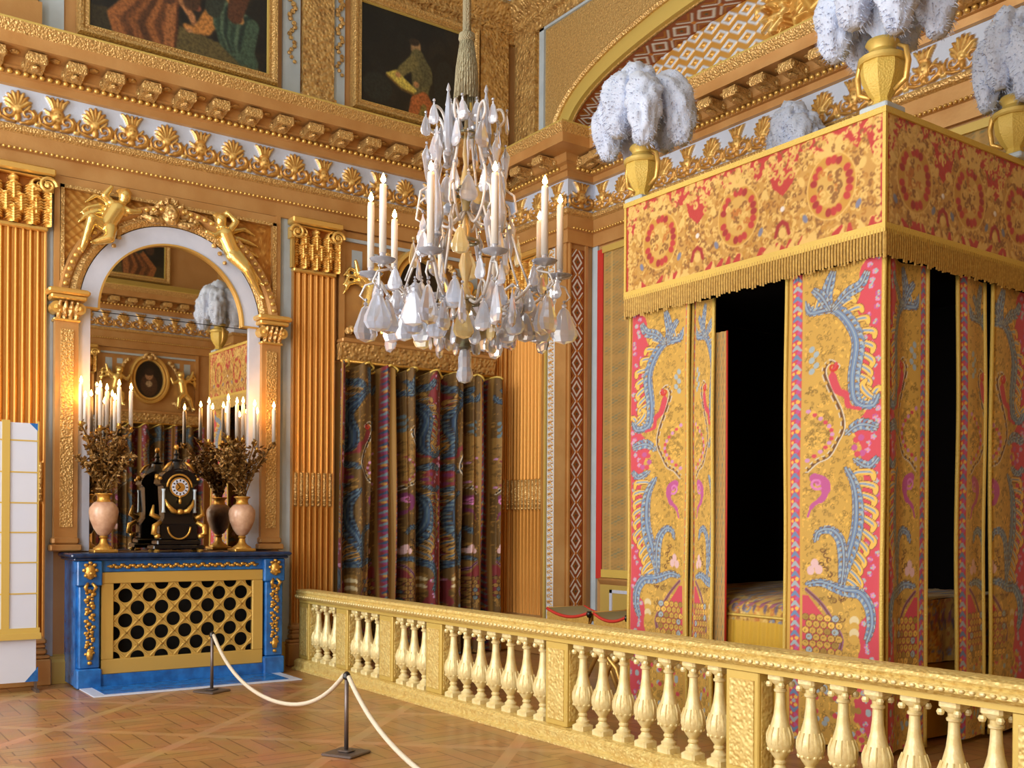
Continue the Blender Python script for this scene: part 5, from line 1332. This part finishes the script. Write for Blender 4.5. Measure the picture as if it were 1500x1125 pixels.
# folding stools behind the rail
def stool(x, y, label, sx=1):
    t = thing('folding_stool', (x, y, 0), label, 'stool', 'folding stools behind the balustrade'); t.scale = (sx, 1, 1)
    U, V = np.meshgrid(np.linspace(-1, 1, 24), np.linspace(-1, 1, 24))
    P = np.stack([U * .33, V * .24, .83 - .06 * (1 - U * U)], -1); C = np.zeros(P.shape[:2] + (4,)); C[..., :3] = lin((132, 118, 60)); C[..., 3] = 1
    gridmesh('seat_cloth', P, C, M['cloth'], t, True)
    for s_ in (-1, 1): MB().tube([(u * .33, s_ * .245, .823 - .06 * (1 - u * u)) for u in np.linspace(-1, 1, 15)], .016, 6).local('red_piping', M['redm'], t, True)
    for s_ in (-1, 1):
        MB().rings([[(u * .33, s_ * (.24 + q), .815 - .06 * (1 - u * u)) for u in np.linspace(-1, 1, 15)] + [(u * .33, s_ * (.24 + q), .72 - .06 * (1 - u * u)) for u in np.linspace(1, -1, 15)] for q in (0, .006)]).local('seat_fringe', M['fringe'], t)
        MB().tube([(s_ * .34, -.24, .82), (s_ * .34, .24, .82)], .014, 8).local('seat_rail', M['goldb'], t, True)
    MB().ball((.345, -.25, .81), .03, 8, (1, 1, 1.4)).local('knob', M['ebony'], t, True)
    for sy in (-.2, .2):
        for s_ in (-1, 1): MB().tube([(-s_ * .3, sy + s_ * .015, .0), (-s_ * .1, sy + s_ * .015, .32), (s_ * .1, sy + s_ * .015, .42), (s_ * .32, sy + s_ * .015, .80)], [.02, .026, .026, .018], 8).local('leg', M['goldb'], t, True)
stool(-7.98, 6.6, 'folding stool with green gold seat and red piping, left one behind the rail')
stool(-7.36, 6.62, 'narrower folding stool tucked against the bed curtain behind the rail', .72)

# ================================================================== STANCHIONS AND ROPES
def stanchion(x, y, label):
    t = thing('stanchion', (x, y, 0), label, 'post', 'rope barrier posts')
    MB().bevbox(-.13, .13, -.13, .13, 0, .02, .006).bevbox(-.05, .05, -.05, .05, .02, .035, .008).local('base_plate', M['steel'], t, 30, rz=.5)
    MB().tube([(0, 0, .03), (0, 0, .56)], .016, 12).local('pole', M['steel'], t, True)
    MB().lathe([(.017, .54), (.028, .55), (.028, .575), (.02, .59), (.006, .60)], seg=12).local('cap', M['ebony'], t, 40)
    return t
SA, SB_, SC = (-9.98, 3.46), (-6.72, 3.32), (-2.95, 2.77)
stanchion(*SA, 'low rope post in front of the yellow fireplace grille'); stanchion(*SB_, 'low rope post standing nearer the viewer in front of the balustrade'); stanchion(*SC, 'low rope post out at the right end of the rope barrier')
def rope(a, b_, sag, label):
    pts = []; L = math.dist(a, b_); dx, dy = (b_[0] - a[0]) / L, (b_[1] - a[1]) / L
    for k in range(49):
        u = k / 48; w = .05 + (L - .10) * u; x = 2 * u - 1
        pts.append((a[0] + dx * w, a[1] + dy * w, .565 - sag * (1 - (math.cosh(2.2 * x) - 1) / (math.cosh(2.2) - 1))))
    o = MB().tube(pts, .017, 10).build('barrier_rope', M['cotton'], None, True, (a[0], a[1], 0)); tag(o, label, 'rope', 'barrier ropes')
rope(SA, SB_, .40, 'white rope sagging between the two low posts'); rope(SB_, SC, .40, 'white rope running from the nearer post out of the picture')

# ================================================================== CHANDELIER
CX, CY = -6.57, 4.22
ch = thing('chandelier', (CX, CY, 2.74), 'large rock crystal chandelier with lit candles hanging before the bed', 'chandelier')
Z = lambda z: z - 2.74
KS = 6.5 / 7.8
ch.location = (CX * KS, CY * KS, 1.65 + 1.09 * KS); ch.scale = (KS, KS, KS)
MB().lathe([(.001, 0), (.045, .012), (.065, .05), (.062, .085), (.05, .12), (.052, .2), (.04, .25), (.015, .265)], seg=10).local('bottom_drop', M['crystal'], ch)
MB().lathe([(.02, .26), (.05, .275), (.04, .30), (.10, .32), (.19, .37), (.21, .40), (.19, .405), (.09, .38), (.03, .40)], seg=20).local('bottom_bowl', M['silver'], ch, 40)
MB().lathe([(.02, .40), (.035, .45), (.02, .50), (.04, .56), (.06, .63), (.04, .70), (.018, .76), (.035, .82), (.055, .90), (.03, 1.0), (.016, 1.08), (.04, 1.16), (.02, 1.26), (.03, 1.36), (.06, 1.46), (.035, 1.58), (.016, 1.66), (.03, 1.74), (.016, 1.9), (.012, 2.12)], seg=12).local('stem', M['crystaly'], ch, True)
NARM = 10; AR = .72
arm = MB(); pts = []
ctrl = [(.05, .66), (.16, .60), (.30, .56), (.46, .58), (.58, .66), (.64, .76), (.70, .80), (.73, .78)]
for k in range(25):
    t = k / 24 * (len(ctrl) - 1); i = min(int(t), len(ctrl) - 2); q = t - i; p = [ctrl[max(i - 1, 0)], ctrl[i], ctrl[i + 1], ctrl[min(i + 2, len(ctrl) - 1)]]
    pts.append(tuple(.5 * (2 * p[1][j] + (p[2][j] - p[0][j]) * q + (2 * p[0][j] - 5 * p[1][j] + 4 * p[2][j] - p[3][j]) * q * q + (3 * p[1][j] - p[0][j] - 3 * p[2][j] + p[3][j]) * q ** 3) for j in (0, 1)))
arm.tube([(x, 0, z) for x, z in pts], .013, 8)
arm.tube([(.30, 0, .57), (.36, 0, .66), (.44, 0, .70), (.50, 0, .66), (.47, 0, .61)], [.01, .012, .011, .009, .006], 6)
arm.tube([(.66, 0, .77), (.76, 0, .74), (.80, 0, .66), (.755, 0, .62)], [.009, .009, .008, .006], 6)
arm_me = arm.mesh('arm', M['glassarm'], True)
pan_me = MB().lathe([(.012, -.03), (.03, -.02), (.08, -.005), (.095, .012), (.09, .014), (.04, .004), (.02, .012), (.024, .05), (.018, .06), (.008, .06)], seg=18).mesh('drip_pan', M['crystal'], 40)
def pend(w, h, m_, name, spike=False):
    """flat facetted pear drop hanging from its own origin"""
    prof = [(0, .0), (.16, -.02), (.20, -.06), (.12, -.10), (.34, -.17), (.52, -.30), (.72, -.48), (.94, -.66), (.98, -.78), (.72, -.93), (.0, -1.0)] if not spike else [(0, 0), (.16, -.04), (.2, -.1), (.5, -.2), (.7, -.3), (.5, -.5), (.25, -.8), (0, -1)]
    mb = MB(); rings = []
    for r, z in prof:
        r = max(r, .01) * w / 2; rings.append([(r * math.cos(a), .32 * r * math.sin(a) + 0, z * h) for a in [2 * PI * k / 10 for k in range(10)]])
    mb.rings(rings); mb.ball((0, 0, .012), .012, 6)
    return mb.mesh(name, m_)
pA = pend(.185, .27, M['crystal'], 'pendant'); pB = pend(.145, .22, M['crystal'], 'pendant'); pC = pend(.15, .23, M['crystaly'], 'pendant'); pS = pend(.12, .30, M['crystal'], 'spike_pendant', True); pT = pend(.085, .17, M['crystal'], 'small_pendant')
R = random.Random(11)
def hang_(me, r, a, z, s=1.0, par=None):
    o = bpy.data.objects.new(me.name.split('.')[0], me); COL.objects.link(o); o.parent = par or ch
    o.location = (r * math.cos(a), r * math.sin(a), Z(z)); o.rotation_euler = (0, 0, R.uniform(0, 6.28)); o.scale = (s, s, s)
a0 = math.atan2(F_[1], F_[0]) + PI + math.radians(18 + 1)
for k in range(NARM):
    a = a0 + 2 * PI * k / NARM
    o = bpy.data.objects.new('arm', arm_me); COL.objects.link(o); o.parent = ch; o.rotation_euler = (0, 0, a); o.location = (0, 0, 0)
    q = bpy.data.objects.new('drip_pan', pan_me); COL.objects.link(q); q.parent = o; q.location = (AR, 0, .82)
    c = candle(ch, (AR * math.cos(a), AR * math.sin(a), .875), .50, 2.1)
    hang_(pA, .755, a, 3.355, 1.15); hang_(pB, .46, a, 3.30, 1.1); hang_(pA, .60, a + .31, 3.36, 1.05); hang_(pC if k % 3 == 0 else pB, .34, a + .31, 3.27, 1.1)
    hang_(pB, .66, a + .1, 3.52, .8); hang_(pT, .70, a - .14, 3.54, 1.0); hang_(pB, .52, a + .2, 3.44, .95)
    hang_(pA, .44, a + .16, 3.46, .9); hang_(pT, .26, a, 3.18, 1.1)
# upper tier: scrolled arms, spires and hanging crystals
up = MB()
ctrl2 = [(.03, 1.30), (.14, 1.20), (.26, 1.30), (.31, 1.50), (.24, 1.68), (.17, 1.86), (.20, 2.02), (.27, 2.06), (.30, 1.98), (.26, 1.93)]
p2 = []
for k in range(37):
    t = k / 36 * (len(ctrl2) - 1); i = min(int(t), len(ctrl2) - 2); q = t - i; p = [ctrl2[max(i - 1, 0)], ctrl2[i], ctrl2[i + 1], ctrl2[min(i + 2, len(ctrl2) - 1)]]
    p2.append(tuple(.5 * (2 * p[1][j] + (p[2][j] - p[0][j]) * q + (2 * p[0][j] - 5 * p[1][j] + 4 * p[2][j] - p[3][j]) * q * q + (3 * p[1][j] - p[0][j] - 3 * p[2][j] + p[3][j]) * q ** 3) for j in (0, 1)))
up.tube([(x, 0, z) for x, z in p2], .011, 8)
up.tube([(.30, 0, 1.46), (.38, 0, 1.40), (.40, 0, 1.28), (.34, 0, 1.24)], [.009, .01, .009, .006], 6)
up.tube([(.28, 0, 1.28), (.36, 0, 1.12), (.42, 0, .92), (.50, 0, .72)], [.009, .01, .01, .008], 6)
up_me = up.mesh('upper_arm', M['glassarm'], True)
sp_me = MB().lathe([(.012, 0), (.05, .02), (.03, .05), (.045, .10), (.06, .2), (.045, .34), (.02, .52), (.012, .56), (.025, .58), (.012, .62), (.001, .64)], seg=9).mesh('obelisk', M['crystal'])
disc_me = MB().tube([(-.02, 0, 0), (0, 0, 0), (.02, 0, 0)], [.05, .068, .05], 14).mesh('crystal_disc', M['crystaly'])
for k in range(8):
    a = a0 + .2 + 2 * PI * k / 8
    o = bpy.data.objects.new('upper_arm', up_me); COL.objects.link(o); o.parent = ch; o.rotation_euler = (0, 0, a)
    hang_(pS, .36, a, 3.98, 1.0); hang_(pS, .30, a + .35, 4.55, .95); hang_(pB, .25, a, 4.68, 1.0); hang_(pC if k % 2 else pB, .40, a + .2, 3.84, .95)
    hang_(pB, .22, a + .39, 4.28, 1.0); hang_(pT, .29, a, 4.32, 1.2); hang_(pB, .14, a + .1, 4.86, .8); hang_(pT, .31, a + .2, 4.80, 1.0)
    if k % 2 == 0:
        s_ = bpy.data.objects.new('obelisk', sp_me); COL.objects.link(s_); s_.parent = ch; s_.location = (.33 * math.cos(a + .35), .33 * math.sin(a + .35), Z(3.78)); s_.scale = (1, 1, .9)
        s_ = bpy.data.objects.new('obelisk', sp_me); COL.objects.link(s_); s_.parent = ch; s_.location = (.20 * math.cos(a + .35), .20 * math.sin(a + .35), Z(4.42)); s_.scale = (.7, .7, .85)
        s_ = bpy.data.objects.new('crystal_disc', disc_me); COL.objects.link(s_); s_.parent = ch; s_.location = (.2 * math.cos(a), .2 * math.sin(a), Z(4.12)); s_.rotation_euler = (0, 0, a)
hp = MB()
for z, r in ((.62, .13), (1.08, .10), (1.46, .13), (1.9, .07)): hp.tube([(r * math.cos(2 * PI * k / 24), r * math.sin(2 * PI * k / 24), z) for k in range(25)], .012, 6, False)
for z, r in ((.62, .13), (1.08, .10), (1.46, .13)):
    for k in range(4): hp.tube([(0, 0, z), (r * math.cos(k * PI / 2), r * math.sin(k * PI / 2), z)], .008, 5)
hp.local('silvered_hoops', M['silver'], ch, True)
hg = thing('hanging_cord', (CX * KS, CY * KS, 1.65 + 3.22 * KS), 'grey gold silk cord and tassel from which the chandelier hangs', 'cord')
CX, CY = CX * KS, CY * KS
def zk(z): return 1.65 + (z - 1.65) * KS
MB().tube([(CX, CY, zk(5.40)), (CX, CY, CZ)], .028, 10).build('cord', M['cord'], hg, True)
MB().lathe([(.025, zk(5.42)), (.05, zk(5.40)), (.054, zk(5.36)), (.042, zk(5.33))], (CX, CY, 0), 16).build('tassel_knot', M['cord'], hg, True)
ts = MB()
for k in range(26):
    a = 2 * PI * k / 26
    ts.tube([(CX + .037 * math.cos(a), CY + .037 * math.sin(a), zk(5.34)), (CX + .06 * math.cos(a), CY + .06 * math.sin(a), zk(5.15)), (CX + .075 * math.cos(a), CY + .075 * math.sin(a), zk(4.9 + .02 * math.sin(k * 3)))], [.010, .010, .009], 5)
ts.build('tassel_skirt', M['cord'], hg, True)

# ================================================================== LIGHT
def area(name, loc, rot, sx, sy, power, col):
    l = bpy.data.lights.new(name, 'AREA'); l.shape = 'RECTANGLE'; l.size = sx; l.size_y = sy; l.energy = power; l.color = col
    o = bpy.data.objects.new(name, l); COL.objects.link(o); o.location = loc; o.rotation_euler = rot; return o
for i, w in enumerate(WX): area('daylight', (w, FY - .25, 3.95), (PI / 2, 0, 0), 2 * ww, 6.9, KEY[i], (1.0, .97, .92))
w = bpy.data.worlds.new('sky'); scene.world = w; w.use_nodes = True
w.node_tree.nodes['Background'].inputs[0].default_value = (.75, .87, 1, 1); w.node_tree.nodes['Background'].inputs[1].default_value = 1.0

# ================================================================== CAMERA
cam = bpy.data.cameras.new('camera'); co = bpy.data.objects.new('camera', cam); COL.objects.link(co)
cam.sensor_width = 36; cam.sensor_fit = 'HORIZONTAL'; cam.lens = 36 * 1500.0 / 1500.0
cam.shift_x = 0; cam.shift_y = (772 - 562.5) / 1500
Fv, Rv, Uv = Vector(F_), Vector((F_[1], -F_[0], 0)), Vector((0, 0, 1))
rr = math.radians(.36); Xc = Rv * math.cos(rr) + Uv * math.sin(rr); Yc = -Rv * math.sin(rr) + Uv * math.cos(rr)
co.matrix_world = Matrix(((Xc.x, Yc.x, -Fv.x, 0), (Xc.y, Yc.y, -Fv.y, 0), (Xc.z, Yc.z, -Fv.z, 1.65), (0, 0, 0, 1)))
cam.clip_start = .05
scene.camera = co
scene.view_settings.view_transform = 'Standard'; scene.view_settings.look = 'None'; scene.view_settings.gamma = 1; scene.view_settings.use_curve_mapping = False
scene.view_settings.exposure = EXPO
cy = scene.cycles; cy.max_bounces = 8; cy.diffuse_bounces = 5; cy.glossy_bounces = 4; cy.transmission_bounces = 6; cy.caustics_reflective = False; cy.caustics_refractive = False
cy.sample_clamp_indirect = 4.0; cy.use_denoising = True; cy.adaptive_threshold = .02
